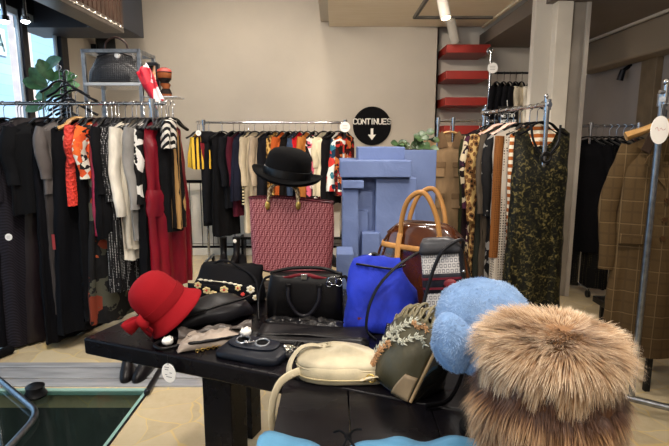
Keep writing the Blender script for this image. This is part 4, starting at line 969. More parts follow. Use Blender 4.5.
for x, y in ((-.11,.46),(.53,.46),(.53,.95),(-.11,.95)):
    m = MB(); m.box(x, x+.07, y, y+.07, 0, TZt-.085); Wpart('leg', m, M['table'], t, smooth=False, bevel=.003)
# tag hung from the table edge
p = A(169, 357, 1.455); swing_tag('white oval price tag hanging from the display table edge', (p.x, p.y-.012, p.z+.012), .0255, 0, rot=-.35, string=.028, ry=1.22)
# bent tube base at the lower edge of the glass floor
pts = [T(-30, 352, .05), T(0, 376, .05), T(26, 397, .05), T(34, 405, .05), T(32, 414, .05), T(20, 428, .05), T(-20, 470, .05)]
m = MB(); m.tube(pts, .017, 12, 6); tag(obj('bent_tube_foot', m, M['steel'], loc=(0,0,-.033)), 'bent steel tube foot lying over the glass floor', 'rack foot')
a, b = T(-25, 362, .04), T(9, 349, .04); m = MB(); m.tube([a, b], .03, 12); m.ball(b, .032, seg=12, n=8); tag(obj('tube_foot', m, M['blackmat'], loc=(0,0,-.008)), 'thick black capped tube end on the floor by the window', 'rack foot')
m = MB(); e_ = T(36, 396, 0); 
m.lathe([(.055,0),(.06,.012),(.045,.04),(.05,.06),(.02,.075)], 20, c=e_, cap0=True, cap1=True); tag(obj('reflection_shape', m, M['black']), 'small dark round shape standing in for a reflection in the glass floor', 'lamp')  # solid shape in place of a dark reflection in the glass

# ================================================================== HATS AND TOTE
def felt(name, col): 
    n = N(name); n.set(Base_Color=n.ramp(n.noise(5, 5), [(.3, tuple(.9*int(col[i:i+2],16)/255 for i in (0,2,4))), (.7, col)]), Roughness=.9, Specular_IOR_Level=.12); n.bump(n.noise(180, 3), .25, .003); return n.m
REDF = felt('red_wool_felt', '94161f'); REDB = felt('red_felt_band', '85121a')
# cloche, tilted
def cloche(th_, z):                                         # radius as function of turn and profile step
    return 0
rc = A(157, 301, 1.625)
t = thing('cloche_hat', 'bright red felt cloche hat with a side bow resting on the black table', 'hat', rc, (math.radians(16), math.radians(-38), math.radians(-6)))
def hat_rings(prof, seg=48, thick=0):
    m = MB(); rs = []
    for r, z, fl in prof:
        rs.append([V(((r + fl*(.5+.5*math.cos(2*PI*j/seg - .9)))*math.cos(2*PI*j/seg)*1.0, (r + fl*(.5+.5*math.cos(2*PI*j/seg-.9)))*math.sin(2*PI*j/seg)*1.08, z - fl*.35*(.5+.5*math.cos(2*PI*j/seg-.9)))) for j in range(seg)])
    m.rings(rs, True, False); return m
prof = [(.004,.098,0),(.03,.096,0),(.056,.086,0),(.074,.068,0),(.084,.045,0),(.088,.015,0),(.090,-.02,0),(.092,-.045,0),(.100,-.068,.004),(.110,-.088,.012),(.114,-.100,.014),(.1125,-.102,.014),(.108,-.090,.012),(.097,-.068,.004),(.088,-.045,0),(.086,-.02,0)]
obj('crown', hat_rings(prof), REDF, t, ang=180)
band = [(.0915,-.044,0),(.0955,-.044,0),(.0955,-.038,0),(.094,-.012,0),(.0935,-.010,0),(.088,-.010,0)]
m = hat_rings(band); m.f = m.f[1:]; m.m = m.m[1:]; obj('hat_band', m, REDB, t, ang=60)
ba = math.radians(238); bc = V((.096*math.cos(ba), .103*math.sin(ba), -.004))
rad = V((math.cos(ba), math.sin(ba), 0)); tan = V((-rad.y, rad.x, 0))
def bow_loop(s, L, h):
    g = []
    for i in range(11):
        q = i/10; a_ = q*PI; c_ = bc + tan*s*L*math.sin(a_)*1.0 + rad*(.030*math.sin(a_) - .016*math.sin(a_*2) + .006)
        w = .012 + h*math.sin(a_)**.7; g.append([c_ + V((0,0,-w)), c_ + rad*.004, c_ + V((0,0,w*.9))])
    m = MB(); m.sheet(g, .003); return m
obj('bow', bow_loop(-1, .066, .017), REDF, t, ang=180); obj('bow', bow_loop(1, .055, .015), REDF, t, ang=180)
m = MB(); m.ball(bc + rad*.010, .013, .013, .016, 12, 8); obj('bow_knot', m, REDB, t)
def tail(d1, d2, L):
    g = []
    for i in range(8):
        q = i/7; c_ = bc + rad*(.008+.014*q) + (V(d1)*(1-q) + V(d2)*q)*L*q; w = .008 + .010*q; sd = V((0,0,1)).lerp(tan, .65).normalized()
        g.append([c_ - sd*w, c_, c_ + sd*w])
    m = MB(); m.sheet(g, .003); return m
obj('bow_tail', tail(-tan + V((0,0,-.2)), V((0,0,-1)) - tan*.1, .075), REDF, t, ang=180)
obj('bow_tail', tail(tan*.5 + V((0,0,-.6)), V((0,0,-1)) + tan*.4, .06), REDF, t, ang=180)

for c_ in kids(t): c_.data.transform(Matrix.Scale(.885, 4))
rest(t, TZt+.002)
# hat stand with tote bag and bowler
SY = 2.16
sp = A(294, 200, SY)
t = thing('hat_stand', 'slim black hat stand rising behind the satchel, under the bowler hat', 'hat stand', (sp.x, SY, TZt))
zb = A(288, 166, SY).z
m = MB(); m.cyl((0,0,0), (0,0,.012), .085, .08, 32); obj('base', m, M['darksteel'], t)
m = MB(); m.cyl((0,0,.01), (0,0,zb-TZt-.02), .007); obj('pole', m, M['darksteel'], t)
hzt = A(285, 181, SY).z - TZt
m = MB(); m.ball((0,0,zb-TZt-.03), .05, .05, .03, 20, 10); obj('hat_rest', m, M['blackmat'], t)
m = MB(); m.tube([(-.06,-.05,hzt+.015),(-.06,-.035,hzt-.002),(0,0,hzt),(.05,-.035,hzt-.002),(.05,-.05,hzt+.015)], .005, 8, 4); obj('arm', m, M['darksteel'], t)
# tote
TYt = 2.10
a, b = A(249.5, 197, TYt), A(333, 266, TYt); W_ = (b.x-a.x); Hh = a.z-b.z; cx_ = (a.x+b.x)/2
n = N('burgundy_jacquard')
s_ = n.n('ShaderNodeSeparateXYZ', {'Vector': n.co}); S_ = 46.0
us = n.math('MULTIPLY', s_.outputs['X'], S_); vs_ = n.math('MULTIPLY', s_.outputs['Z'], S_*.92)
row = n.math('FLOOR', vs_); us = n.math('ADD', us, n.math('MULTIPLY', n.math('MODULO', row, 2.0), .5))
fu, fv = n.math('FRACT', us), n.math('FRACT', vs_)
def rect(u, v, x0, x1, y0, y1):
    g = lambda q, lo, hi: n.math('MULTIPLY', n.math('GREATER_THAN', q, lo), n.math('LESS_THAN', q, hi))
    return n.math('MULTIPLY', g(u, x0, x1), g(v, y0, y1))
iu, iv = n.math('SUBTRACT', 1.0, fu), n.math('SUBTRACT', 1.0, fv)
mk = None
for u_, v_ in ((fu, fv), (iu, iv)):
    for r_ in ((.10,.22,.12,.9), (.10,.52,.78,.9), (.10,.42,.48,.60)):
        x_ = rect(u_, v_, *r_); mk = x_ if mk is None else n.math('MAXIMUM', mk, x_)
ln = n.math('LESS_THAN', fv, .08); mk = n.math('MAXIMUM', mk, n.math('MULTIPLY', ln, .7))
n.set(Base_Color=n.mix(mk, n.mix(n.noise(90, 3), '5a101c', '701825'), 'b27478'), Roughness=.6); n.bump(mk, .15, .003); TOTEM = n.m
t = thing('tote_bag', 'burgundy monogram canvas tote hanging below the bowler hat', 'handbag', (cx_, TYt, b.z))
rs = []; seg = 44
for i in range(15):
    q = i/14; z = q*Hh; rx = W_/2*(.955 + .045*q); ry = .075*(1-.55*q); r = []
    for j in range(seg):
        a_ = 2*PI*j/seg; ca, sa = math.cos(a_), math.sin(a_)
        x = rx*math.copysign(abs(ca)**.5, ca); y = ry*math.copysign(abs(sa)**.55, sa) + .006*math.sin(x*22+q*3)*q
        xn = x/W_*2; zz = z + (.008*math.cos(x*9) - .022*(xn+1)*.5)*q + (1-q)*(.016 - .034*max(0, 1-((xn-.35)/1.4)**2) + .05*max(0, xn-.72)); x += .012*(1-q)*q*3*max(0, xn); r.append(V((x, y, zz)))
    rs.append(r)
m = MB(); m.rings(rs, True, False); m.rings([[p*.985 + V((0,0,.004)) for p in rs[-1]], [V((p.x*.97, p.y*.9, p.z-.12)) for p in rs[-1]]], False, True); obj('bag_body', m, TOTEM, t, ang=70)
m = MB(); m.loop([V((p.x*1.005, p.y*1.03, p.z)) for p in rs[-1]], .0035, 6); obj('top_binding', m, fabric('4a1420', 'leather'), t)
m = MB(); m.loop([V((p.x, p.y, p.z-.001)) for p in rs[0]], .004, 6); obj('bottom_piping', m, fabric('1c1014', 'leather'), t)
SNAKE = pattern('pale_snake_leather', 'leopard', ['d6c6a4','4a3a2a','9c8460'], 120, .4)
hook_z = hzt + TZt - b.z - .012
for s, px in ((-1, 270), (1, 298)):
    pass
for yy, lab in ((-.055, 0), (.02, 1)):
    xa, xb = A(269, 205, TYt).x - cx_, A(299, 205, TYt).x - cx_; zt_ = Hh - .012
    m = MB(); m.tube([(xa,yy*.75,zt_-.015),(xa+.004,yy*.8,zt_+.01),(xa+.012,yy*.85,zt_+.05),((xa+xb)/2-.02,yy*.9,hook_z+.008),((xa+xb)/2+.02,yy*.9,hook_z+.008),(xb-.010,yy*.85,zt_+.05),(xb-.002,yy*.8,zt_+.01),(xb,yy*.75,zt_-.015)], .0065, 8, 5); o_ = obj('handle', m, SNAKE, t)
    if not lab:
        for x in (xa, xb):
            m = MB(); m.ball((x, yy*.75-.004, zt_-.018), .011, .005, .02, 12, 8); obj('handle_tab', m, M['gold'], t)
# bowler
hc = A(287, 176, SY); BR_ = (323-253)/FPX*SY*.5*1.01
t = thing('bowler_hat', 'black felt bowler hat with upturned brim perched above the burgundy tote', 'hat', (hc.x, SY, hc.z), (math.radians(4), math.radians(10), 0))
K = BR_/.155
p_ = [(.004,.125),(.045,.122),(.075,.112),(.092,.095),(.1,.07),(.103,.04),(.105,.012),(.108,.002),(.125,-.004),(.143,-.002),(.152,.006),(.155,.012),(.1555,.008),(.150,-.001),(.140,-.009),(.12,-.011),(.104,-.008)]
m = MB(); rs = []
for r, z in p_:
    rr = []
    for j in range(56):
        a_ = 2*PI*j/56; ca, sa = math.cos(a_), math.sin(a_); out = max(0, (r-.11)/.045)
        rr.append(V((r*ca*K*(1.0 if r > .11 else .98), r*sa*1.12*K, (z + out*(.012*ca*ca*1.0 - .016*sa*sa))*K)))
    rs.append(rr)
m.rings(rs, True, True); obj('crown', m, felt('black_wool_felt', '08080a'), t, ang=180)
m = MB(); m.rings([[V((r*math.cos(2*PI*j/56)*K*.985, r*1.12*math.sin(2*PI*j/56)*K, z*K)) for j in range(56)] for r, z in ((.104,.004),(.1075,.006),(.1065,.035),(.103,.036))], False, False); obj('hat_band', m, fabric('08080a', 'satin'), t, ang=60)
# ================================================================== BAGS ON THE TABLES
BLK = fabric('0f0e10', 'leather')
def at(p, z=None): p = V(p); return p if z is None else V((p.x, p.y, z))
def rot2(t_): return t_.rotation_euler.z
def soft(mb, amp, sc, seed=1): return mb.wrinkle(amp, sc, seed).flat_bottom(0)
# --- black top-handle satchel
a, b = T(267, 321, TZt), T(344, 323, TZt); c = (a+b)/2; w = (b-a).length; ang = math.atan2(b.y-a.y, b.x-a.x)
H_ = A(300, 274, c.y+.05).z - TZt
t = thing('satchel', 'glossy black satchel with a drooping handle and burgundy lining showing at its top', 'handbag', (c.x, c.y+.055, TZt), (0,0,ang))
m = MB(); m.loft([(0,w*.49,.052,0,0,5),(.006,w*.505,.058,0,0,5),(H_*.5,w*.50,.054,0,0,4.5),(H_*.85,w*.485,.045,0,0,4),(H_*.97,w*.47,.038,0,0,4),(H_,w*.46,.034,0,0,4)], 44, True, True); soft(m, .006, 12, 5); obj('bag_body', m, BLK, t, ang=60)
m = MB(); m.sheet([[( -w*.30 + w*.6*i/10, -.036 - .006*math.sin(i), H_*.97 + .018*math.sin(PI*i/10)*q - .002) for i in range(11)] for q in (0,.5,1)], .004); obj('lining', m, fabric('6e1c26', 'leather'), t, ang=180)
m = MB(); m.tube([(-w*.47,.0,H_),(-w*.2,.03,H_+.012),(w*.2,.03,H_+.014),(w*.47,0,H_)], .007, 8, 6, flat=(1,1)); obj('back_rim', m, BLK, t)
m = MB(); q = w*.20; m.tube([(-q,-.056,H_*.78),(-q*.95,-.068,H_*.5),(-q*.5,-.07,H_*.25),(0,-.07,H_*.17),(q*.5,-.07,H_*.25),(q*.95,-.068,H_*.5),(q,-.056,H_*.78)], .0075, 10, 6); obj('handle', m, fabric('16151a', 'leather'), t)
for s in (-1, 1):
    m = MB(); m.box(s*q-.010, s*q+.010, -.062, -.05, H_*.70, H_*.86); ht_ = obj('handle_tab', m, BLK, t, bevel=.003, smooth=False)
    m = MB(); m.loop([(s*q + dx, -.066, H_*.82 + dz) for dx, dz in ((-.011,-.008),(.011,-.008),(.011,.008),(-.011,.008))], .0022, 6); obj('buckle', m, M['gold'], ht_)
m = MB(); m.box(-.012,.012,-.048,-.038,H_*.93,H_*1.06); obj('clasp', m, M['chrome'], t, bevel=.003, smooth=False)
m = MB(); x = w*.36
m.torus((x,-.05,H_*.93), .016, .0022, (0,1,.2)); m.torus((x+.024,-.052,H_*.90), .014, .002, (.3,1,0)); m.torus((x-.012,-.052,H_*.86), .011, .002, (.2,1,.4)); obj('key_ring', m, M['chrome'], t)
m = MB(); m.tube([(w*.47,0,H_*.95),(w*.54,.0,H_*.9),(w*.60,-.03,H_*.45),(w*.56,-.09,.012),(w*.40,-.12,.006)], .006, 8, 5, flat=(1,.6)); obj('strap', m, BLK, t)
m = MB(); m.tube([(-w*.47,0,H_*.93),(-w*.56,.0,H_*.82),(-w*.62,-.02,H_*.4),(-w*.58,-.07,.01)], .005, 8, 5); obj('strap', m, BLK, t)
# --- velvet pouch with embroidered flowers
a, b = T(193, 304, TZt), T(258, 306, TZt); c = (a+b)/2; w = (b-a).length*1.05
H_ = A(225, 264, c.y+.09).z - TZt
t = thing('velvet_bag', 'black velvet bag embroidered with small gold and white flowers', 'handbag', (c.x, c.y+.07, TZt), (0,0,-.08))
m = MB(); m.loft([(0,w*.50,.06,0,0,3.5),(.015,w*.53,.07,0,0,3),(H_*.45,w*.51,.062,0,.0,2.8),(H_*.7,w*.46,.045,.01,.01,2.8),(H_*.93,w*.45,.03,.015,.02,3.5),(H_,w*.43,.018,.015,.022,3.5)], 48); soft(m, .012, 10, 8); VEL = fabric('0a0a0e', 'velvet'); obj('bag_body', m, VEL, t, ang=180)
m = MB(); g = []
for i in range(13):
    q = i/12; g.append([(-w*.50 + w*.98*q, -.082 - .006*math.sin(q*9), H_*(.62 + .03*math.sin(q*8)) - H_*.5*k/4 - .01*math.sin(q*PI)) for k in range(5)])
m.sheet(g, .005); obj('flap', m, fabric('0c0c11', 'velvet'), t, ang=180)
def flower(p, r, mat, cm, parent, n_=6, name='embroidered_flower'):
    m = MB(); p = V(p)
    for k in range(n_):
        a_ = 2*PI*k/n_ + p.x*40; m.ball(p + V((math.cos(a_)*r*.6, -.002, math.sin(a_)*r*.6)), r*.42, .003, r*.34, 8, 5)
    m.mi = 1; m.ball(p + V((0,-.004,0)), r*.28, .004, r*.28, 8, 5); obj(name, m, [mat, cm], parent)
CRM, GLD, RDM = plain('cream_thread', 'e4dcc8', .7), plain('gold_thread', 'd6c08a', .6), plain('red_thread', 'c23a34', .6)
for px, py, r, mt in ((197,286,.012,GLD),(206,291,.013,GLD),(213,295,.014,GLD),(210,300,.010,GLD),(224,290,.014,GLD),(222,297,.010,CRM),(238,288,.010,GLD),(243,294,.007,RDM),(251,289,.014,CRM),(256,297,.010,CRM)):
    p = A(px, py, c.y-.022); pl = Matrix.Rotation(.08, 4, 'Z') @ (p - t.location); pl.y = -.088; flower(pl, r*1.3, mt, GLD if mt is CRM else RDM, t)
m = MB()
for i, (px, py) in enumerate(((203,279),(208,279.5),(213,280),(227,281),(233,282),(238,283),(243,284))):
    p = A(px, py, c.y-.0) - t.location; m.ball((p.x, -.086, p.z), .010, .004, .0045, 8, 5)
m.tube([(p_.x, -.086, p_.z) for p_ in (A(px, py, c.y) - t.location for px, py in ((200,279),(213,280),(227,281),(245,284)))], .0018, 5); obj('white_stitching', m, CRM, t)
m = MB(); m.tube([(-w*.3,.03,H_*.93),(-w*.05,.0,H_+.02),(w*.2,-.01,H_*.95),(w*.45,-.05,H_*.7),(w*.52,-.10,H_*.25)], .005, 8, 6); obj('cord', m, fabric('101014','velvet'), t)
# --- long black leather pouch with white rosebud
a, b = V((-.595,1.665,0)), V((-.335,1.845,0)); c = (a+b)/2; L_p = (b-a).length; ang = math.atan2(b.y-a.y, b.x-a.x)
t = thing('leather_pouch', 'long slouchy black leather pouch lying behind the taupe satin clutch', 'handbag', (c.x, c.y, TZt), (math.radians(0),0,ang))
m = MB(); secs = []
for i in range(14):
    q = i/13; s_ = math.sin(PI*min(1,max(0,q*.94+.04)))**.45; secs.append((-L_p*.54 + L_p*1.08*q, .046*s_*(.6+.62*q), .105*s_*(.62+.5*q), .046*s_*(.6+.62*q), 0, 2.4))
m.loft(secs, 28); m.xf(Matrix(((0,0,1,0),(0,1,0,0),(1,0,0,0),(0,0,0,1)))); m.f = [f[::-1] for f in m.f]; soft(m, .008, 11, 4); obj('bag_body', m, fabric('1b1a1d', 'leather'), t, ang=180)
m = MB(); m.tube([(-L_p*.45,-.05,.05),(-L_p*.1,-.088,.080),(L_p*.3,-.095,.095),(L_p*.5,-.03,.08)], .005, 6, 6); obj('zip_edge', m, M['black'], t)
m = MB(); m.tube([(-L_p*.48,-.01,.03),(-L_p*.56,-.03,.03),(-L_p*.60,-.07,.012),(-L_p*.50,-.12,.008),(-L_p*.38,-.10,.02)], .007, 8, 6); obj('wrist_loop', m, fabric('141316','velvet'), t)
def rosebud(label, p, r, col='ece8e2'):
    t = thing('fabric_rose', label, 'flower brooch', p); WS = plain('white_silk', col, .6, 0, .04)
    m = MB(); m.ball((0,0,r*.8), r*.85, r*.85, r*.75, 20, 12); m.wrinkle(.0035, 110, 2); obj('rose_core', m, WS, t)
    for k in range(6):
        a_ = 2*PI*k/6; g = []
        for i in range(6):
            b_ = a_ - .8 + 1.6*i/5; g.append([(math.cos(b_)*r*q, math.sin(b_)*r*q, r*z) for q, z in ((.55,.15),(.95,.55),(1.0,1.0),(.85,1.35+.1*math.sin(i*2)))])
        m = MB(); m.sheet(g, .001); m.wrinkle(.002, 60, k); obj('petal', m, WS, t, ang=180)
    return t
rosebud('white silk rosebud brooch near the red hat', T(168, 345, TZt+.004), .017)
rosebud('white silk flower on the taupe clutch beside the pale gold ring', T(246, 336, TZt+.045) , .017)
rosebud('small cream flower brooch lying beside the navy flat bag', T(233, 344, TZt+.012), .011, 'd8ccb4')
# --- taupe satin clutch
c = T(212, 347, TZt) + V((0,.035,0)); t = thing('satin_clutch', 'crumpled taupe satin clutch with black edges in front of the leather pouch', 'clutch bag', (c.x, c.y, TZt), (0,0,.34))
m = MB(); m.crumple(.235, .105, .034, 3, .013, 20, 56, 26); obj('bag_body', m, fabric('94877c', 'satin'), t, ang=180)
m = MB(); m.tube([(-.118,-.02,.012),(-.06,-.046,.026),(.02,-.050,.030),(.07,-.046,.034),(.12,-.015,.030)], .005, 8, 6); m.wrinkle(.004, 30, 2); obj('black_edge', m, BLK, t)
g = [[(-.11+.24*i/24, .048-.05*k/4+.006*math.sin(i*.9), .034+.014*math.sin(i*.55+k)*.6+.012*math.sin(PI*k/4)) for k in range(5)] for i in range(25)]
m = MB(); m.sheet(g, .004); m.wrinkle(.005, 40, 8); obj('upper_fold', m, fabric('4a423e', 'satin'), t, ang=180)
m = MB(); m.tube([(-.115,-.015,.012),(-.16,-.02,.01),(-.185,.01,.012),(-.165,.04,.012),(-.12,.03,.02)], .006, 8, 6); obj('wrist_loop', m, BLK, t)
m = MB()
for i in range(16): m.torus((-.06+.0085*i, -.062+.010*math.sin(i*.2), .006+.001*(i%2)), .0052, .0014, (0, .4 if i%2 else 1, 1 if i%2 else .3), 10, 5)
obj('chain', m, M['gold'], t)
c = T(257, 331, TZt+.03); t = thing('gold_ring_handle', 'pale gold angular handle frame beside the white silk flower', 'handle', (c.x, c.y, TZt))
m = MB(); m.loop([(-.045,-.02,.030),(.02,-.028,.028),(.05,.0,.034),(.045,.028,.036),(.0,.034,.034)], .005, 8); obj('frame', m, plain('cream_gold', 'dcc684', .35, .3, .05), t)
m = MB(); m.loft([(0,.06,.035,0,0,2.6),(.012,.062,.037,0,0,2.6),(.026,.052,.03,0,0,2.6)], 24); soft(m,.004,20,7); obj('purse_body', m, BLK, t, ang=180)
# --- navy flat bag with two ring handles
a, b = T(222, 352, TZt), T(277, 368, TZt); t = thing('ring_handle_bag', 'flat navy leather bag with two round metal eyelet handles', 'handbag', ((a.x+b.x)/2+.01, (a.y+b.y)/2+.035, TZt), (0,0,ta+.03))
NV = fabric('171a22', 'leather')
m = MB(); m.loft([(0,.108,.062,0,0,5),(.006,.112,.065,0,0,5),(.018,.110,.064,0,0,5),(.024,.102,.058,0,0,5)], 44); soft(m,.003,14,4); obj('bag_body', m, NV, t, ang=60)
m = MB(); m.loft([(.022,.082,.042,-.01,.022,3),(.030,.084,.044,-.01,.022,3),(.034,.076,.038,-.01,.022,3)], 40); soft(m,.002,14,6); obj('flap', m, fabric('1d212b', 'leather'), t, ang=60)
for x in (-.045, .022):
    m = MB(); m.torus((x, .018, .036), .021, .0038, (.05,-.15,1)); obj('eyelet', m, M['steel'], t)
    m = MB(); m.cyl((x,.018,.034), (x,.018,.0365), .0175, seg=20); obj('eyelet_hole', m, M['blackmat'], t)
m = MB(); m.tube([(-.03,.0,.040),(-.022,-.012,.044),(-.012,-.014,.044),(-.002,-.002,.042),(.004,.004,.042)], .0035, 8, 5); m.ball((-.02,-.014,.044), .006, seg=10, n=6); obj('link_clasp', m, M['chrome'], t)
# --- chain purse to its right
c = T(300, 356, TZt); t = thing('chain_purse', 'small black purse with a silver chain heaped on it, next to the navy bag', 'purse', (c.x, c.y, TZt), (0,0,-.2))
m = MB(); m.loft([(0,.062,.036,0,0,3.5),(.008,.066,.040,0,0,3.5),(.018,.056,.032,0,0,3)], 32); soft(m,.004,16,9); obj('purse_body', m, BLK, t, ang=180)
m = MB(); rnd = random.Random(5)
for i in range(54):
    q = i/53; a_ = q*14; rr = .020+.022*q
    m.torus((math.cos(a_)*rr*1.25-.004, math.sin(a_)*rr*.7, .022+.006*math.sin(q*30)), .0052, .0013, (rnd.uniform(-1,1), rnd.uniform(-1,1), rnd.uniform(.2,1)), 9, 5)
obj('chain', m, plain('pale_silver', 'c9c3b6', .25, 1, .05), t)
for dx in (-.03, -.018): 
    m = MB(); m.tube([(dx,.02,.02),(dx+.01,.035,.03),(dx+.02,.055,.012)], .006, 6, 4, flat=(.4,1)); obj('strap', m, BLK, t)
c = T(287, 372, TZt) ; 
# --- flat black clutch
a, b = T(262, 338, TZt), T(366, 352, TZt); c = (a+b)/2; t = thing('flat_clutch', 'wide flat black leather clutch lying in front of the satchel', 'clutch bag', (c.x+.0, c.y+.035, TZt), (0,0,ta+.26))
w = (b-a).length
m = MB(); m.loft([(0,w*.51,.068,0,0,5),(.006,w*.52,.072,0,0,5),(.02,w*.515,.07,0,0,5),(.028,w*.48,.06,0,0,4.5)], 44); soft(m,.003,9,2); obj('bag_body', m, fabric('141316', 'leather'), t, ang=70)
m = MB(); m.sheet([[(-w*.5 + w*i/12, .058 - .10*k/5, .0295 + .004*math.sin(i*.6+k)) for i in range(13)] for k in range(6)], .003); obj('flap', m, fabric('191719', 'leather'), t, ang=180)
# --- rumpled black gloves / scarf
c = T(302, 326, TZt) + V((0,.02,0)); t = thing('gloves', 'rumpled black satin gloves bunched up at the foot of the satchel', 'gloves', (c.x, c.y-.02, TZt), (0,0,-.05))
for s, y in ((0, -.032), (1, .006)):
    m = MB(); m.crumple(.27+.02*s, .062, .022, 4+s, .013, 26, 60, 20, .12); m.xf(Matrix.Translation((.01*s, y, 0)) @ Matrix.Rotation(.08*(1-2*s), 4, 'Z')); obj('glove', m, fabric('121113', 'satin'), t, ang=180)
# --- cream saddle bag
CREAM = fabric('b5a98c', 'leather'); CREAM2 = fabric('bfb397', 'leather')
c = T(337, 385, TZt); t = thing('saddle_bag', 'cream leather saddle bag with a long strap hanging over the table edge', 'handbag', (c.x, c.y+.055, TZt), (0,0,-.10))
OUT = [(-.118,-.012),(-.112,.022),(-.085,.050),(-.045,.066),(.0,.072),(.055,.066),(.105,.046),(.135,.016),(.146,-.012),(.148,-.030),(.138,-.044),(.10,-.052),(.04,-.062),(-.03,-.066),(-.08,-.056),(-.108,-.036)]
OUTS = [V((p.x, p.y, 0)) for p in smooth_path([V((x,y,0)) for x, y in OUT+OUT[:1]], 4)[:-1]]
def oring(sc, z, front=1.0, tilt=.0): return [V((p.x*sc*.93 + .012*(1-sc), (p.y if p.y > 0 else p.y*front)*sc + .004*(1-sc), max(0, z + tilt*(p.y+.06)))) for p in OUTS]
m = MB(); m.rings([oring(.93,0), oring(1.0,.006), oring(1.02,.020), oring(1.0,.034,tilt=.08), oring(.9,.046,tilt=.12), oring(.5,.056,tilt=.12), oring(.03,.058,tilt=.12)], True, True); soft(m,.003,14,5); obj('bag_body', m, CREAM, t, ang=180)
m = MB(); m.rings([oring(1.02,.036,.80,.08), oring(1.04,.042,.84,.10), oring(1.01,.050,.84,.12), oring(.85,.058,.84,.14), oring(.45,.066,.84,.14), oring(.03,.068,.84,.14)], True, True); soft(m,.0025,14,9); obj('flap', m, CREAM2, t, ang=180)
m = MB(); m.loop(oring(1.045,.038,.845,.09), .0024, 6); obj('flap_piping', m, CREAM, t)
m = MB(); m.loop(oring(1.03,.018), .0024, 6); obj('seam_piping', m, fabric('b5a680', 'leather'), t)
m = MB(); m.torus((.098,-.056,.024), .012, .0024, (.3,1,.2)); m.ball((.082,-.062,.022), .006, seg=8, n=5); obj('ring_clasp', m, M['gold'], t)
m = MB(); m.tube([(.07,-.062,.020),(.10,-.060,.030),(.135,-.046,.026)], .006, 8, 5, flat=(.4,1)); obj('side_tab', m, CREAM2, t)
m = MB(); m.tube([(-.045,.020,.078),(-.075,.016,.083),(-.104,.006,.076),(-.124,-.016,.056),(-.130,-.040,.034),(-.120,-.062,.016)], .0115, 8, 6, flat=(.24,1)); obj('strap', m, CREAM2, t, ang=180)
m = MB(); m.tube([(-.035,.024,.080),(-.02,.026,.083)], .013, 8, 3, flat=(.25,1)); m.ball((-.03,.024,.085), .004, seg=8, n=5); obj('strap_tab', m, CREAM, t)
w1 = [A(312,368,1.33), A(295,373,1.29), A(282,381,1.262), A(275,393,1.235), A(272,408,1.215), A(272,424,1.205), A(275,438,1.20)]
m = MB(); m.tube(w1, .0115, 8, 6, flat=(.24,1), up=(0,-1,.3)); Wpart('strap', m, CREAM2, t, ang=180)
# --- olive gathered shoulder bag: half-moon panels with a glossy gusset, leaning back
c = T(410, 403, TZt)
t = thing('gathered_bag', 'olive gathered shoulder bag with pale embroidered sprays and a frill top', 'handbag', (c.x, c.y, TZt), (0,0,math.radians(-50)))
n = N('olive_nappa'); f = n.noise(6, 5); n.set(Base_Color=n.ramp(f, [(.3,'37331f'),(.7,'544d36')]), Roughness=.45); n.bump(n.noise(14, 4, n.map((1,1,.3))), .5, .02); OLV = n.m
Ho = .182
# local axes: x runs back along the front panel (away from the near bottom corner), y into the bag
def pan(u, v):                                   # front panel: u 0 (near corner) .. 1 (far end), v 0 bottom .. 1 top
    w0 = .150; x = -w0*u + .035*v*(1-u) - .0*v; bulge = math.sin(PI*u)**.8*math.sin(PI*min(1, v*.95+.02))**.7
    zz = Ho*v*(.80 + .30*math.sin(PI*min(1, u*.9+.12))) + .05*u*(1-v)*.5*(u) 
    return V((x, -.040*bulge + .075*v, zz + .004))
def patch(f, nu, nv, th=.004):
    m = MB(); m.sheet([[f(i/nu, j/nv) for j in range(nv+1)] for i in range(nu+1)], th); return m
m = patch(pan, 24, 16); m.wrinkle(.004, 16, 6); m.flat_bottom(.001); obj('front_panel', m, OLV, t, ang=180)
def back(u, v): p = pan(u, v); b_ = -(p.y - .075*v); return V((p.x, .135 - .035*v + b_*.6, p.z*.93))
m = patch(back, 20, 12); obj('back_panel', m, fabric('17161a', 'leather'), t, ang=180)
def gus(u, v): a_, b_ = pan(0, v), back(0, v); q = a_.lerp(b_, u); q.x += .030*math.sin(PI*u)*math.sin(PI*min(1,.15+v*.8)); return q
m = patch(gus, 12, 12); m.wrinkle(.004, 20, 3); m.flat_bottom(.001); GLB = plain('glossy_black_leather', '141310', .18, 0, .2, 12, .25, 14, coat=.4); obj('side_gusset', m, GLB, t, ang=180)
def gus2(u, v): a_, b_ = pan(1, v), back(1, v); q = a_.lerp(b_, u); q.x -= .02*math.sin(PI*u); return q
m = patch(gus2, 10, 10); obj('end_gusset', m, GLB, t, ang=180)
m = MB(); m.sheet([[pan(i/16, .02).lerp(back(i/16, .02), k/4) for k in range(5)] for i in range(17)], .003); obj('base', m, GLB, t, ang=180)
# tan corner patch and edge binding on the front panel
off = lambda p, d=.006: p + V((0,-d,0))
m = MB(); m.sheet([[off(pan(.02+.36*i/8*(1-.55*j/6), .0+.36*j/6), .006) for j in range(7)] for i in range(9)], .003); obj('corner_patch', m, fabric('a08a6c', 'satin'), t, ang=180)
m = MB(); m.tube([off(pan(.0, k/14), .002) + V((.003,0,0)) for k in range(15)], .0045, 8, 3); obj('edge_binding', m, fabric('a58a66', 'leather'), t)
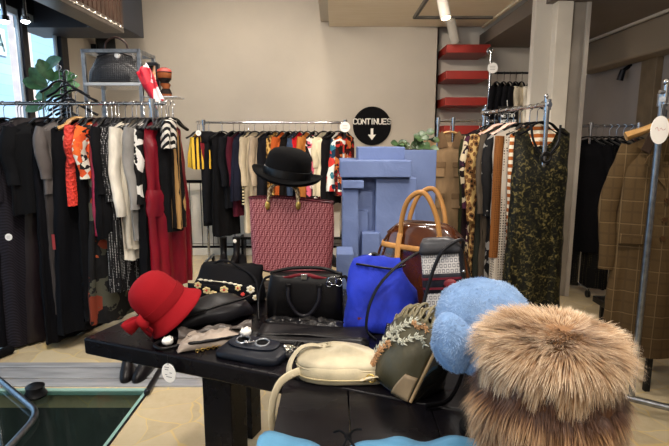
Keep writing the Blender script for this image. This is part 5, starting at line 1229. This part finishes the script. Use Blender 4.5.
# gathered frill along the mouth
g = []
for i in range(61):
    q = i/60; a_ = pan(q*.92+.02, 1.0); b_ = back(q*.92+.02, 1.0); c_ = a_.lerp(b_, .42 + .30*math.sin(q*46)); g.append([a_.lerp(c_, k/3) + V((0, 0, (.010+.010*math.sin(q*46+1))*math.sin(PI*.5*k/3)*1.6 - .004)) for k in range(4)])
m = MB(); m.sheet(g, .003); obj('frill_top', m, fabric('8d8062', 'satin'), t, ang=180)
m = MB()
for k in range(9):
    q = .06 + .098*k; h_ = .008 + .010*((k*7) % 5)/4; m.tube([pan(q, .97), pan(q+.03, 1.02) + V((0,.02,h_)), pan(q+.05*((k%3)-1), 1.0) + V((0,.050,h_+.004)), back(min(1,q+.04),1.0)], .005, 8, 5, flat=(.6,1))
obj('gathers', m, fabric('6f664b', 'satin'), t, ang=180)
EMB = plain('silver_thread', 'c2c0ae', .5, .1, .15, 40); EM2 = plain('peach_thread', 'b3875c', .55, 0, .15, 40)
def spray(pts, mat, sz, parent, name='embroidery'):
    m = MB(); ps = smooth_path(pts, 5)
    m.tube(ps, .0018, 6)
    for i in range(1, len(ps)-1):
        d_ = (ps[i+1]-ps[i-1]).normalized(); u_ = V((0,-1,0)).cross(d_).normalized()
        for s in (-1, 1):
            tip = ps[i] + (d_*.8 + u_*s*.8)*sz*(.7+.5*math.sin(i*1.9)); mid = ps[i].lerp(tip, .5) + V((0,-.002,0)); m.tube([ps[i], mid, tip], lambda q: .0026*math.sin(PI*min(.95,q*.9+.08)), 6)
    obj(name, m, mat, parent)
sf = lambda u, v: off(pan(u, v), .008)
for (u0, u1, v0, v1, mt, sz, wv) in ((.95,.62,.40,.86,EMB,.013,.03),(.74,.30,.80,.97,EMB,.014,.03),(.60,.10,.68,.84,EMB,.012,.05),(.92,.78,.18,.50,EM2,.010,.02),(.86,.56,.50,.66,EM2,.009,.04),(.40,.16,.92,.96,EM2,.009,.02)):
    spray([sf(u0+(u1-u0)*k/5, v0+(v1-v0)*k/5 + wv*math.sin(k*2.1)) for k in range(6)], mt, sz, t)
m = MB(); m.tube([back(.1,.95), back(.0,.9)+V((.03,.0,.0)), back(0,.5)+V((.06,-.01,0)), V((.075,.06,.02)), V((.05,.0,.012))], .008, 8, 6, flat=(.45,1)); obj('strap', m, BLK, t)
# --- royal blue suede bag
a, b = T(346, 334, TZt), T(418, 334, TZt); c = (a+b)/2; w = (b-a).length
Hb = A(372, 262, c.y+.05).z - TZt
t = thing('suede_bag', 'royal blue suede bag with a black shoulder strap looped over its front', 'handbag', (c.x, c.y+.07, TZt), (0,0,.04))
SU = N('royal_blue_suede'); SU.set(Base_Color=SU.ramp(SU.noise(10, 5), [(.3,'0a1f8f'),(.7,'1433c4')]), Roughness=.8, Sheen_Weight=.35, Sheen_Roughness=.35, Sheen_Tint=srgb('3f63ff')); SU.bump(SU.noise(9, 5, dist=1), .4, .02); SU = SU.m
m = MB(); m.loft([(0,w*.50,.055,0,0,3.4),(.012,w*.54,.07,0,0,3),(Hb*.2,w*.53,.070,.0,.0,2.8),(Hb*.4,w*.50,.065,.0,.0,2.8),(Hb*.55,w*.47,.058,-.004,.006,2.8),(Hb*.7,w*.43,.045,-.008,.012,2.6),(Hb*.82,w*.40,.034,-.012,.016,2.6),(Hb*.92,w*.36,.026,-.015,.02,2.6),(Hb,w*.33,.016,-.015,.022,2.6)], 64); soft(m, .020, 13, 12); obj('bag_body', m, SU, t, ang=180)
m = MB(); m.tube([(-w*.36,-.012,Hb*.97),(-w*.1,-.018,Hb*.93),(w*.15,-.02,Hb*.90),(w*.34,-.01,Hb*.94)], .004, 8, 5); obj('zip_edge', m, BLK, t)
m = MB(); m.box(-w*.30-.012,-w*.30+.012,-.064,-.060,.050,.058); m.box(-w*.30-.010,-w*.30+.010,-.0655,-.0645,.0525,.0555); obj('label_tab', m, fabric('7d3b2c','leather'), t, smooth=False)
tp = [A(430,247,1.63), A(412,256,1.61), A(395,268,1.59), A(380,284,1.575), A(371,301,1.565), A(367,317,1.555), A(367,331,1.55), A(376,340,1.54)]
m = MB(); m.tube(tp, .0085, 8, 6, flat=(.4,1)); Wpart('strap', m, fabric('17171a','leather'), t, ang=180)
m = MB(); q_ = [A(366,258,1.80), A(374,254,1.80), A(379,258,1.79), A(377,268,1.78)]; m.tube(q_, .008, 8, 5); Wpart('strap_tab', m, BLK, t)
m = MB(); m.tube([A(358,265,1.76), A(366,258,1.75)], .005, 8); m.tube([A(357,258,1.76), A(366,263,1.75)], .004, 8); m.tube([A(366,258,1.75), A(371,254,1.76)], .004, 8); Wpart('metal_tips', m, M['white'], t)
# --- monogram crossbody with a dark band
MONO = N('grey_monogram_canvas'); s_ = MONO.n('ShaderNodeSeparateXYZ', {'Vector': MONO.map((1,1,1),(0,0,.0))}); k_ = 75.0
fu = MONO.math('FRACT', MONO.math('MULTIPLY', s_.outputs['X'], k_)); rowz = MONO.math('MULTIPLY', s_.outputs['Z'], k_*.8); fv = MONO.math('FRACT', rowz)
fu = MONO.math('FRACT', MONO.math('ADD', MONO.math('MULTIPLY', s_.outputs['X'], k_), MONO.math('MULTIPLY', MONO.math('MODULO', MONO.math('FLOOR', rowz), 2.0), .5)))
du = MONO.math('ABSOLUTE', MONO.math('SUBTRACT', fu, .5)); dv = MONO.math('ABSOLUTE', MONO.math('SUBTRACT', fv, .5))
rr = MONO.math('MAXIMUM', du, dv); mk = MONO.math('MULTIPLY', MONO.math('GREATER_THAN', rr, .2), MONO.math('LESS_THAN', rr, .36))
MONO.set(Base_Color=MONO.mix(mk, 'c4c0bc', '6d6a70'), Roughness=.65); MONO = MONO.m
c = A(446, 306, 1.50); cz = TZt; t = thing('crossbody_bag', 'upright grey monogram bag with a dark band and red patch', 'handbag', (c.x+.022, 1.54, cz), (math.radians(-4), math.radians(-7), math.radians(-16)))
Hm = A(440, 243, 1.52).z - cz; w = .115
m = MB(); m.loft([(0,w*.50,.034,0,0,9),(.01,w*.53,.036,0,0,9),(Hm*.6,w*.54,.036,0,0,9),(Hm*.84,w*.53,.034,0,0,9),(Hm*.9,w*.50,.03,0,0,8)], 40); obj('bag_body', m, MONO, t, ang=60)
DK = fabric('1c1c20', 'leather')
m = MB(); m.loft([(Hm*.86,w*.56,.042,0,0,7),(Hm*.90,w*.575,.044,0,0,7),(Hm*.96,w*.50,.038,-.004,0,5),(Hm,w*.36,.024,-.012,0,4)], 40); obj('lid', m, fabric('3a3a3e','leather'), t, ang=180)
m = MB(); m.loft([(Hm*.50,w*.545,.037,0,0,9),(Hm*.52,w*.555,.040,0,0,9),(Hm*.66,w*.555,.040,0,0,9),(Hm*.68,w*.545,.037,0,0,9)], 40); obj('band', m, fabric('23222b', 'leather'), t, ang=60)
m = MB(); m.loft([(Hm*.535,w*.558,.0415,0,0,9),(Hm*.555,w*.558,.0415,0,0,9)], 40); m.loft([(Hm*.625,w*.558,.0415,0,0,9),(Hm*.645,w*.558,.0415,0,0,9)], 40); obj('stripe', m, fabric('6a2430','plain'), t, ang=60)
m = MB(); m.ball((.025,-.044,Hm*.585), .021, .006, .017, 16, 8); obj('patch', m, plain('dull_red_patch', '7c1c26', .4, 0, .1), t)
for x0_, yy in ((-.6,-.0),(.6,.0)): pass
m = MB(); m.box(w*.50,w*.60,-.038,.07,0,Hm*.90); obj('side_gusset', m, DK, t, smooth=False, bevel=.01)
m = MB(); m.tube([(w*.58,-.01,Hm*.85),(w*.62,-.04,Hm*.98),(w*.2,-.075,Hm*.93),(-.01,-.08,Hm*.80),(-.045,-.085,Hm*.55),(-.075,-.10,Hm*.28),(-.10,-.12,.04)], .006, 8, 6); obj('strap', m, DK, t)
m = MB(); m.ball((w*.60,-.052,Hm*.70), .006, seg=10, n=6); obj('stud', m, M['chrome'], t)
rest(t, TZt+.001)
# --- brown patent travel bag
PAT = N('tortoise_patent'); f = PAT.noise(7, 5, dist=1); PAT.set(Base_Color=PAT.ramp(f, [(.3,'38190b'),(.55,'4c2410'),(.75,'6b3a18')]), Roughness=.12, Coat_Weight=1.0, Coat_Roughness=.05); PAT = PAT.m
TAN = fabric('c08a4e', 'leather')
bc_ = A(421, 290, 1.93); t = thing('travel_bag', 'glossy brown patent travel bag with tan handles and trim', 'handbag', (bc_.x, 1.90, TZt), (0,0,math.radians(-24)))
Ht = A(425, 222, 1.92).z - TZt; w = .40
secs = []
for q, sx in ((0,.96),(.03,1.0),(.15,1.0),(.45,.90),(.7,.78),(.88,.67),(.96,.58),(1.0,.45)): secs.append((q*Ht, w*.5*sx, .085*(1-.45*q**2.2), 0, 0, 3.6 if q < .9 else 2.6))
m = MB(); m.loft(secs, 56); obj('bag_body', m, PAT, t, ang=180)
def onbody(x, q):
    """front y of the body at height share q"""
    return -.085*(1-.45*q**2.2) - .002
m = MB(); m.tube([(-w*.385, onbody(0,.74)+.03, Ht*.77), (-w*.33, onbody(0,.74)-.008, Ht*.765), (0, onbody(0,.72)-.014, Ht*.745), (w*.35, onbody(0,.70)-.010, Ht*.725), (w*.40, onbody(0,.70)+.03, Ht*.72)], .012, 8, 5, flat=(.25,.9), up=(0,1,0)); obj('trim_band', m, TAN, t, ang=180)
for s in (-1, 1):
    x = s*w*.20
    m = MB(); m.tube([(x, onbody(0,.55)-.012, Ht*.60), (x*.98, onbody(0,.75)-.014, Ht*.78), (x*.93, onbody(0,.9)-.012, Ht*.90)], .011, 8, 4, flat=(.3,1), up=(0,1,0)); obj('handle_tab', m, TAN, t, ang=180)
    m = MB(); m.ball((x*.96, onbody(0,.8)-.014, Ht*.80), .006, .003, .006, 8, 5); obj('stud', m, M['gold'], t)
for yy, lean_ in ((-.050, -.02), (.045, .03)):
    x = w*.19; y0 = yy - .012 if yy < 0 else yy
    hpts = [(-x, y0, Ht*.86), (-x*.92, y0+lean_*.3, Ht*1.06), (-x*.62, y0+lean_*.8, Ht*1.26), (-x*.1, y0+lean_, Ht*1.36), (x*.35, y0+lean_, Ht*1.33), (x*.8, y0+lean_*.6, Ht*1.12), (x, y0, Ht*.86)]
    m = MB(); m.tube(hpts, .0095, 10, 6); obj('handle', m, TAN, t, ang=180)
m = MB(); m.tube([(-w*.36,0,Ht*.86),(-w*.22,0,Ht*.985),(0,0,Ht*1.005),(w*.22,0,Ht*.985),(w*.36,0,Ht*.86)], .007, 8, 6, flat=(1,1.6)); obj('zip', m, fabric('3a2114','leather'), t)
m = MB(); m.torus((w*.17, onbody(0,.45)-.012, Ht*.42), .016, .003, (0,1,.1)); obj('ring', m, M['chrome'], t)
for s in (-1,1):
    m = MB(); m.tube([(s*w*.47,-.05,Ht*.1),(s*w*.455,-.052,Ht*.4),(s*w*.40,-.05,Ht*.7),(s*w*.31,-.035,Ht*.9)], .005, 8, 5); obj('piping', m, fabric('4a2812','leather'), t)
# --- light blue denim bag at the lower picture edge
a, b = A(262, 436, .98), A(474, 432, .98)
t = thing('denim_bag', 'pale blue leather bag with a black cord tie lying along the nearest table edge', 'handbag', ((a.x+b.x)/2, .93, TZt))
x0, x1 = a.x - t.location.x, b.x - t.location.x
n = N('sky_blue_suede'); f = n.noise(10, 6); n.set(Base_Color=n.ramp(f, [(.3,'437fa5'),(.7,'5c98bd')]), Roughness=.8); n.bump(n.noise(40, 4), .4, .006); SKY = n.m
g = []
ztop = A(350, 432, .98).z - TZt
for i in range(41):
    q = i/40; x = x0 + (x1-x0)*q; e_ = .012*math.sin(q*9+1) + .006*math.sin(q*31) - .016*math.exp(-((q-.32)/.09)**2) + (.022*math.exp(-(q/.05)**2)) + .016*math.exp(-((q-.93)/.06)**2); row = []
    for k in range(10):
        v_ = k/9; row.append((x, .052 + e_*(1-v_) - .26*v_, ztop*(.35 + .65*sstep(0,.35,v_)) + .008*math.sin(q*14+v_*5) + .012*math.sin(v_*4) - .02*v_ + .004))
    g.append(row)
m = MB(); m.sheet(g, -.004); m.v = [V((p.x, p.y, max(.001, p.z))) for p in m.v]; obj('flap', m, SKY, t, ang=180)
m = MB(); m.loft([(0,(x1-x0)*.48,.10,(x0+x1)/2,-.09,4),(.012,(x1-x0)*.485,.105,(x0+x1)/2,-.09,4),(max(.016,ztop*.55),(x1-x0)*.46,.085,(x0+x1)/2,-.09,3.5)], 40); obj('bag_body', m, SKY, t, ang=180)
kx_ = A(347, 439, .97); kp = kx_ - t.location; kz = ztop + .012
m = MB(); 
for d_ in ((-.028,.022,-.004),(.03,.028,-.002),(-.012,-.05,.002),(.018,-.05,.002)): m.tube([(kp.x,.015,kz), (kp.x+d_[0]*.5,.015+d_[1]*.6,kz+.004), (kp.x+d_[0],.015+d_[1],kz+d_[2])], .0025, 6, 4)
m.ball((kp.x,.015,kz), .007, seg=10, n=6); obj('cord_tie', m, M['blackmat'], t)

# ================================================================== FUR HATS
def fur(name, parent, samples, L, width, mat, flow, seed=1, clump=.5, lift=.45, segs=4, droop=0.0, lenf=None):
    """short tapering strands as real ribbons, carrying root-to-tip and random values for colour"""
    rnd = random.Random(seed); vs, fs, cols = [], [], []
    for p, nrm in samples:
        p, nrm = V(p), V(nrm).normalized(); d = flow(p, nrm); d = (d - nrm*d.dot(nrm))
        if d.length < 1e-5: d = nrm.orthogonal()
        d.normalize(); cl = noise.noise_vector(p*38 + V((seed,0,0))); cl2 = noise.noise_vector(p*90)
        lf_ = lift + .30*max(0, nrm.z)**2 if droop else lift; dirv = (nrm*lf_ + d*(1-lf_) + cl*clump + cl2*clump*.4 + V((rnd.uniform(-1,1),rnd.uniform(-1,1),rnd.uniform(-1,1)))*.10).normalized()
        side = dirv.cross(nrm); side = side.normalized() if side.length > 1e-4 else nrm.orthogonal()
        l = L*rnd.uniform(.6,1.15)*(lenf(p, nrm) if lenf else 1); rv = rnd.random(); o_ = len(vs); q = p - nrm*.003
        bend = d*.9 - V((0,0,droop*(1-max(0,nrm.z))))
        for k in range(segs+1):
            s_ = k/segs; c_ = q + dirv*l*s_ + bend*l*.38*s_*s_ - nrm*l*.10*s_*s_; w_ = width*(1-s_)**.7*.5 + .00006
            vs += [c_ - side*w_, c_ + side*w_]; cols += [(s_, rv, .5+.5*cl.x, 1)]*2
            if k: fs.append((o_+2*k-2, o_+2*k-1, o_+2*k+1, o_+2*k))
    me = bpy.data.meshes.new(name); me.from_pydata([tuple(v) for v in vs], [], fs); me.materials.append(mat)
    at_ = me.color_attributes.new('strand', 'FLOAT_COLOR', 'POINT'); at_.data.foreach_set('color', [x for c in cols for x in c])
    me.polygons.foreach_set('use_smooth', [True]*len(me.polygons))
    o = bpy.data.objects.new(name, me); C.objects.link(o); o.parent = parent; o['kind'] = 'stuff'; return o
def furmat(name, stops0, stops1, rough=.55):
    n = N(name); a_ = n.n('ShaderNodeAttribute', attribute_name='strand'); s_ = n.n('ShaderNodeSeparateColor', {'Color': a_.outputs['Color']})
    c = n.mix(n.math('ADD', n.math('MULTIPLY', s_.outputs[1], .65), n.math('MULTIPLY', s_.outputs[2], .35)), n.ramp(s_.outputs[0], stops0), n.ramp(s_.outputs[0], stops1))
    n.set(Base_Color=c, Roughness=rough, Sheen_Weight=.2); return n.m
def ell_samples(n_, c, r, seed, zmin=-1, pred=None):
    rnd = random.Random(seed); out = []
    while len(out) < n_:
        d = V((rnd.gauss(0,1), rnd.gauss(0,1), rnd.gauss(0,1))); 
        if d.length < 1e-6: continue
        d.normalize()
        if d.z < zmin: continue
        p = V((d.x*r[0], d.y*r[1], d.z*r[2])); nr = V((d.x/r[0], d.y/r[1], d.z/r[2]))
        p = V(c) + p
        if pred and not pred(p): continue
        out.append((p, nr))
    return out
def stand_for(label, x, y, z):
    t = thing('hat_block', label, 'hat stand', (x, y, TZt)); m = MB()
    m.lathe([(.001,0),(.045,0),(.045,.01),(.012,.016),(.010,max(.03,z-TZt-.05)),(.055,z-TZt-.03),(.06,z-TZt-.008),(.001,z-TZt)], 28); obj('stand_body', m, M['blackmat'], t); return t
# fox hat: a rounded drum of long fur above a darker band and a lower roll
FYc = .85; fx = A(548, 380, FYc).x; fR = .115
ztop = A(566, 322, FYc).z - .006; zband = A(552, 414, FYc-fR-.02).z; zlow = zband - .085
stand_for('black block stand under the fox fur hat', fx, FYc, zband-.06)
t = thing('fur_hat', 'large round tan and cream fox fur hat with a dark brown band', 'hat', (fx, FYc, zlow))
HT, HB = ztop - zlow, zband - zlow; CZ = HB + .05
def frad(z):
    if z > CZ: return fR*max(0.0, 1 - ((z-CZ)/(HT-CZ))**2.3)**(1/2.3)
    return fR*(1 - .05*math.exp(-((z-HB)/.016)**2)) if z > 0 else fR*(1 - (z/-.05)**2*.25)
FOXB = plain('fox_skin', '5a3a22', .9)
zs_u = [HB-.005 + (HT-HB+.005)*(1-(1-i/24)**1.6) for i in range(25)]
m = MB(); m.lathe([(max(.0005, frad(z)), z) for z in zs_u], 48, cap0=True, cap1=True); obj('crown', m, plain('fox_top_skin', '8a633f', .9), t, ang=180)
m = MB(); m.lathe([(1.05*frad(-.045+ (HB+.04)*i/10), -.045 + (HB+.04)*i/10) for i in range(11)], 48, cap0=True, cap1=True); obj('brim_roll', m, FOXB, t, ang=180)
FOX1 = furmat('fox_fur', [(0,'5a3619'),(.3,'8f5f38'),(.55,'c79c6c'),(.8,'ead3b0'),(1,'f6ead6')], [(0,'2e1a0c'),(.4,'5f3a1d'),(.7,'8f6035'),(1,'b98d5c')])
FOXD = furmat('dark_fox_fur', [(0,'2a170c'),(.5,'4a2a17'),(1,'74492a')], [(0,'1c0f07'),(.5,'361d0f'),(1,'54331c')])
FOX2 = furmat('lower_fox_fur', [(0,'4a2c18'),(.4,'865a36'),(.75,'c79b6b'),(1,'ead2ac')], [(0,'301b0d'),(.5,'63401f'),(1,'a8794c')])
whorl = V((.012, -.015, HT))
def drum(n_, z0, z1, seed):
    rnd = random.Random(seed); out = []
    while len(out) < n_:
        if z1 > HT - .004 and rnd.random() < .34:
            a_ = rnd.uniform(0, 6.2832); r_ = fR*math.sqrt(rnd.random())*.97; zz = CZ + (HT-CZ)*(1-(r_/fR)**2.3)**(1/2.3)
        else:
            zz = rnd.uniform(z0, min(z1, HT-.004)); a_ = rnd.uniform(0, 6.2832); r_ = frad(zz)
        e_ = .002; dr = (frad(zz+e_)-frad(zz-e_))/(2*e_) if zz < HT-.004 else -6
        if r_ < fR*.9 and zz > CZ: dr = -max(.02, (1-(r_/fR)**2.3)**(-1/2.3+1)*0 + ((fR/(HT-CZ))*((zz-CZ)/(HT-CZ))**1.3/max(.02,(r_/fR))**1.3))
        nr = V((math.cos(a_), math.sin(a_), max(-.3, -dr))).normalized(); out.append((V((r_*math.cos(a_), r_*math.sin(a_), zz)), nr))
    return out
def flow1(p, nr):
    d = p - whorl; d.z = 0; k_ = sstep(.0, .12, HT - p.z); return d.normalized()*(1-.6*k_) + V((0,0,-1.3*k_-.05))
def lf(p, nr):
    q = math.hypot(p.x-whorl.x, p.y-whorl.y)/fR; return .55 + .5*sstep(.15,.85,q)
dn = lambda p, nr: V((0,0,-1))
fur('fur', t, drum(20000, HB+.022, HT, 3), .036, .0013, FOX1, flow1, 2, clump=.36, lift=.21, droop=.35, lenf=lf)
fur('dark_fur_band', t, drum(6500, HB-.020, HB+.020, 5), .034, .0014, FOXD, dn, 4, clump=.42, lift=.5, droop=.2)
fur('lower_fur', t, [(V((p.x*1.05, p.y*1.05, p.z)), n_) for p, n_ in drum(9500, -.035, HB-.018, 6)], .044, .0014, FOX2, dn, 7, clump=.5, lift=.42, droop=.25)
# blue plush fur hat
BYc = 1.06; bx_ = A(482, 330, BYc).x; bzt = A(482, 279, BYc).z
bt = bzt - .20
stand_for('black block stand under the pale blue fur hat', bx_+.005, BYc, bt+.06)
t = thing('fur_hat', 'pale blue plush fur hat with a rounded side flap, behind the fox fur hat', 'hat', (bx_, BYc, bt))
BLF = plain('blue_plush_skin', '7390b6', .95, 0, .1, 20, .5, 60)
parts_ = (('crown', (0,0,.115), (.103,.10,.085)), ('side_flap', (-.064,-.045,.078), (.057,.055,.070)), ('brim', (.015,-.01,.045), (.100,.098,.060)))
BLM = furmat('blue_plush', [(0,'5e7da6'),(.5,'839fc4'),(1,'a6bddc')], [(0,'56749c'),(.5,'7996bc'),(1,'98b1d2')], .7)
for i, (nm, c_, r_) in enumerate(parts_):
    m = MB(); m.ball(c_, r_[0], r_[1], r_[2], 36, 18); m.wrinkle(.004, 16, i); obj(nm, m, BLF, t, ang=180)
    smp = ell_samples((9000, 4500, 3500)[i], c_, r_, 11+i)
    smp = [(V(p) + noise.noise_vector(V(p)*16 + V((i*3.7,i*1.3,i*7.1)))*.004 + noise.noise_vector((V(p)*16 + V((i*3.7,i*1.3,i*7.1)))*2.3)*.0016, n_) for p, n_ in smp]
    fur(nm + '_fur', t, smp, .0085, .0015, BLM, lambda p, nr: noise.noise_vector(p*14) + V((0,0,-.3)), 20+i, clump=.55, lift=.6, segs=2)

# ================================================================== LIGHT
def spot(name, loc, tgt, power, ang=70, r=.06, col=(1,.86,.70), blend=.7):
    l = bpy.data.lights.new(name, 'SPOT'); l.energy = power; l.spot_size = math.radians(ang); l.spot_blend = blend; l.shadow_soft_size = r; l.color = col
    o = bpy.data.objects.new(name, l); C.objects.link(o); o.location = loc; o.rotation_euler = (V(tgt) - V(loc)).to_track_quat('-Z', 'Y').to_euler(); return o
WARM = (1, .87, .72); NEU = (1, .93, .85)
spot('spotlight_lamp', L1[0] + L1[1]*.02, L1[0] + L1[1], 60, 80, .04, WARM)
spot('ceiling_spot', (-.7, .9, 3.2), (-.3, 1.7, .8), 115, 70, .08, NEU)
spot('ceiling_spot', (.9, .5, 2.7), (.35, 1.1, .9), 105, 60, .08, NEU)
spot('ceiling_spot', (.7, 1.0, 2.72), (.95, 3.3, 1.0), 170, 55, .06, WARM)
spot('ceiling_spot', (-1.2, 2.2, 3.2), (-1.7, 3.5, .9), 170, 75, .08, NEU)
spot('ceiling_spot', (-1.3, 3.6, 3.25), (-1.3, 6.2, 1.0), 210, 95, .1, WARM)
spot('ceiling_spot', (-.2, 3.4, 3.25), (-.2, 6.2, 1.2), 190, 95, .1, WARM)
spot('ceiling_spot', (.5, 4.0, 2.72), (1.0, 6.3, 1.4), 90, 95, .06, WARM)
spot('ceiling_spot', (2.3, 2.4, 2.5), (2.0, 3.4, .9), 14, 90, .06, WARM)
spot('ceiling_spot', (2.5, 4.2, 2.5), (2.3, 5.2, .6), 9, 110, .06, WARM)
spot('ceiling_spot', (-1.0, 1.6, 3.2), (-.7, 2.9, 0), 110, 85, .08, WARM)
spot('header_lamp', (CX+.06, 4.45, 2.60), (CX+.4, 4.2, 0), 12, 120, .02, (.9,.95,1))
for loc, pw in (((-1.0, -.7, 2.6), 60), ((.4, -.8, 2.5), 45), ((.5, 2.6, 2.2), 45), ((-.9, 4.0, 2.9), 40)):  # added unseen point lights, no fixtures, to fill the shop and soffit
    l = bpy.data.lights.new('fill_light', 'POINT'); l.energy = pw; l.shadow_soft_size = .12; l.color = NEU
    o = bpy.data.objects.new('fill_light', l); C.objects.link(o); o.location = loc
s = bpy.data.lights.new('sun', 'SUN'); s.energy = 9.0; s.angle = .01; s.color = (1,.97,.92)
o = bpy.data.objects.new('sun', s); C.objects.link(o); o.rotation_euler = V((-.6, .25, -.75)).to_track_quat('-Z', 'Y').to_euler()
w = bpy.data.worlds.new('sky'); bpy.context.scene.world = w; w.use_nodes = True
bg = w.node_tree.nodes['Background']; bg.inputs['Color'].default_value = (.97, .98, 1.0, 1); bg.inputs['Strength'].default_value = .8
sc = bpy.context.scene
sc.view_settings.view_transform = 'Standard'; sc.view_settings.look = 'None'; sc.view_settings.exposure = 0.0; sc.view_settings.gamma = 1.0; sc.view_settings.use_curve_mapping = False
try:
    sc.cycles.use_denoising = True; sc.cycles.max_bounces = 6
except Exception: pass
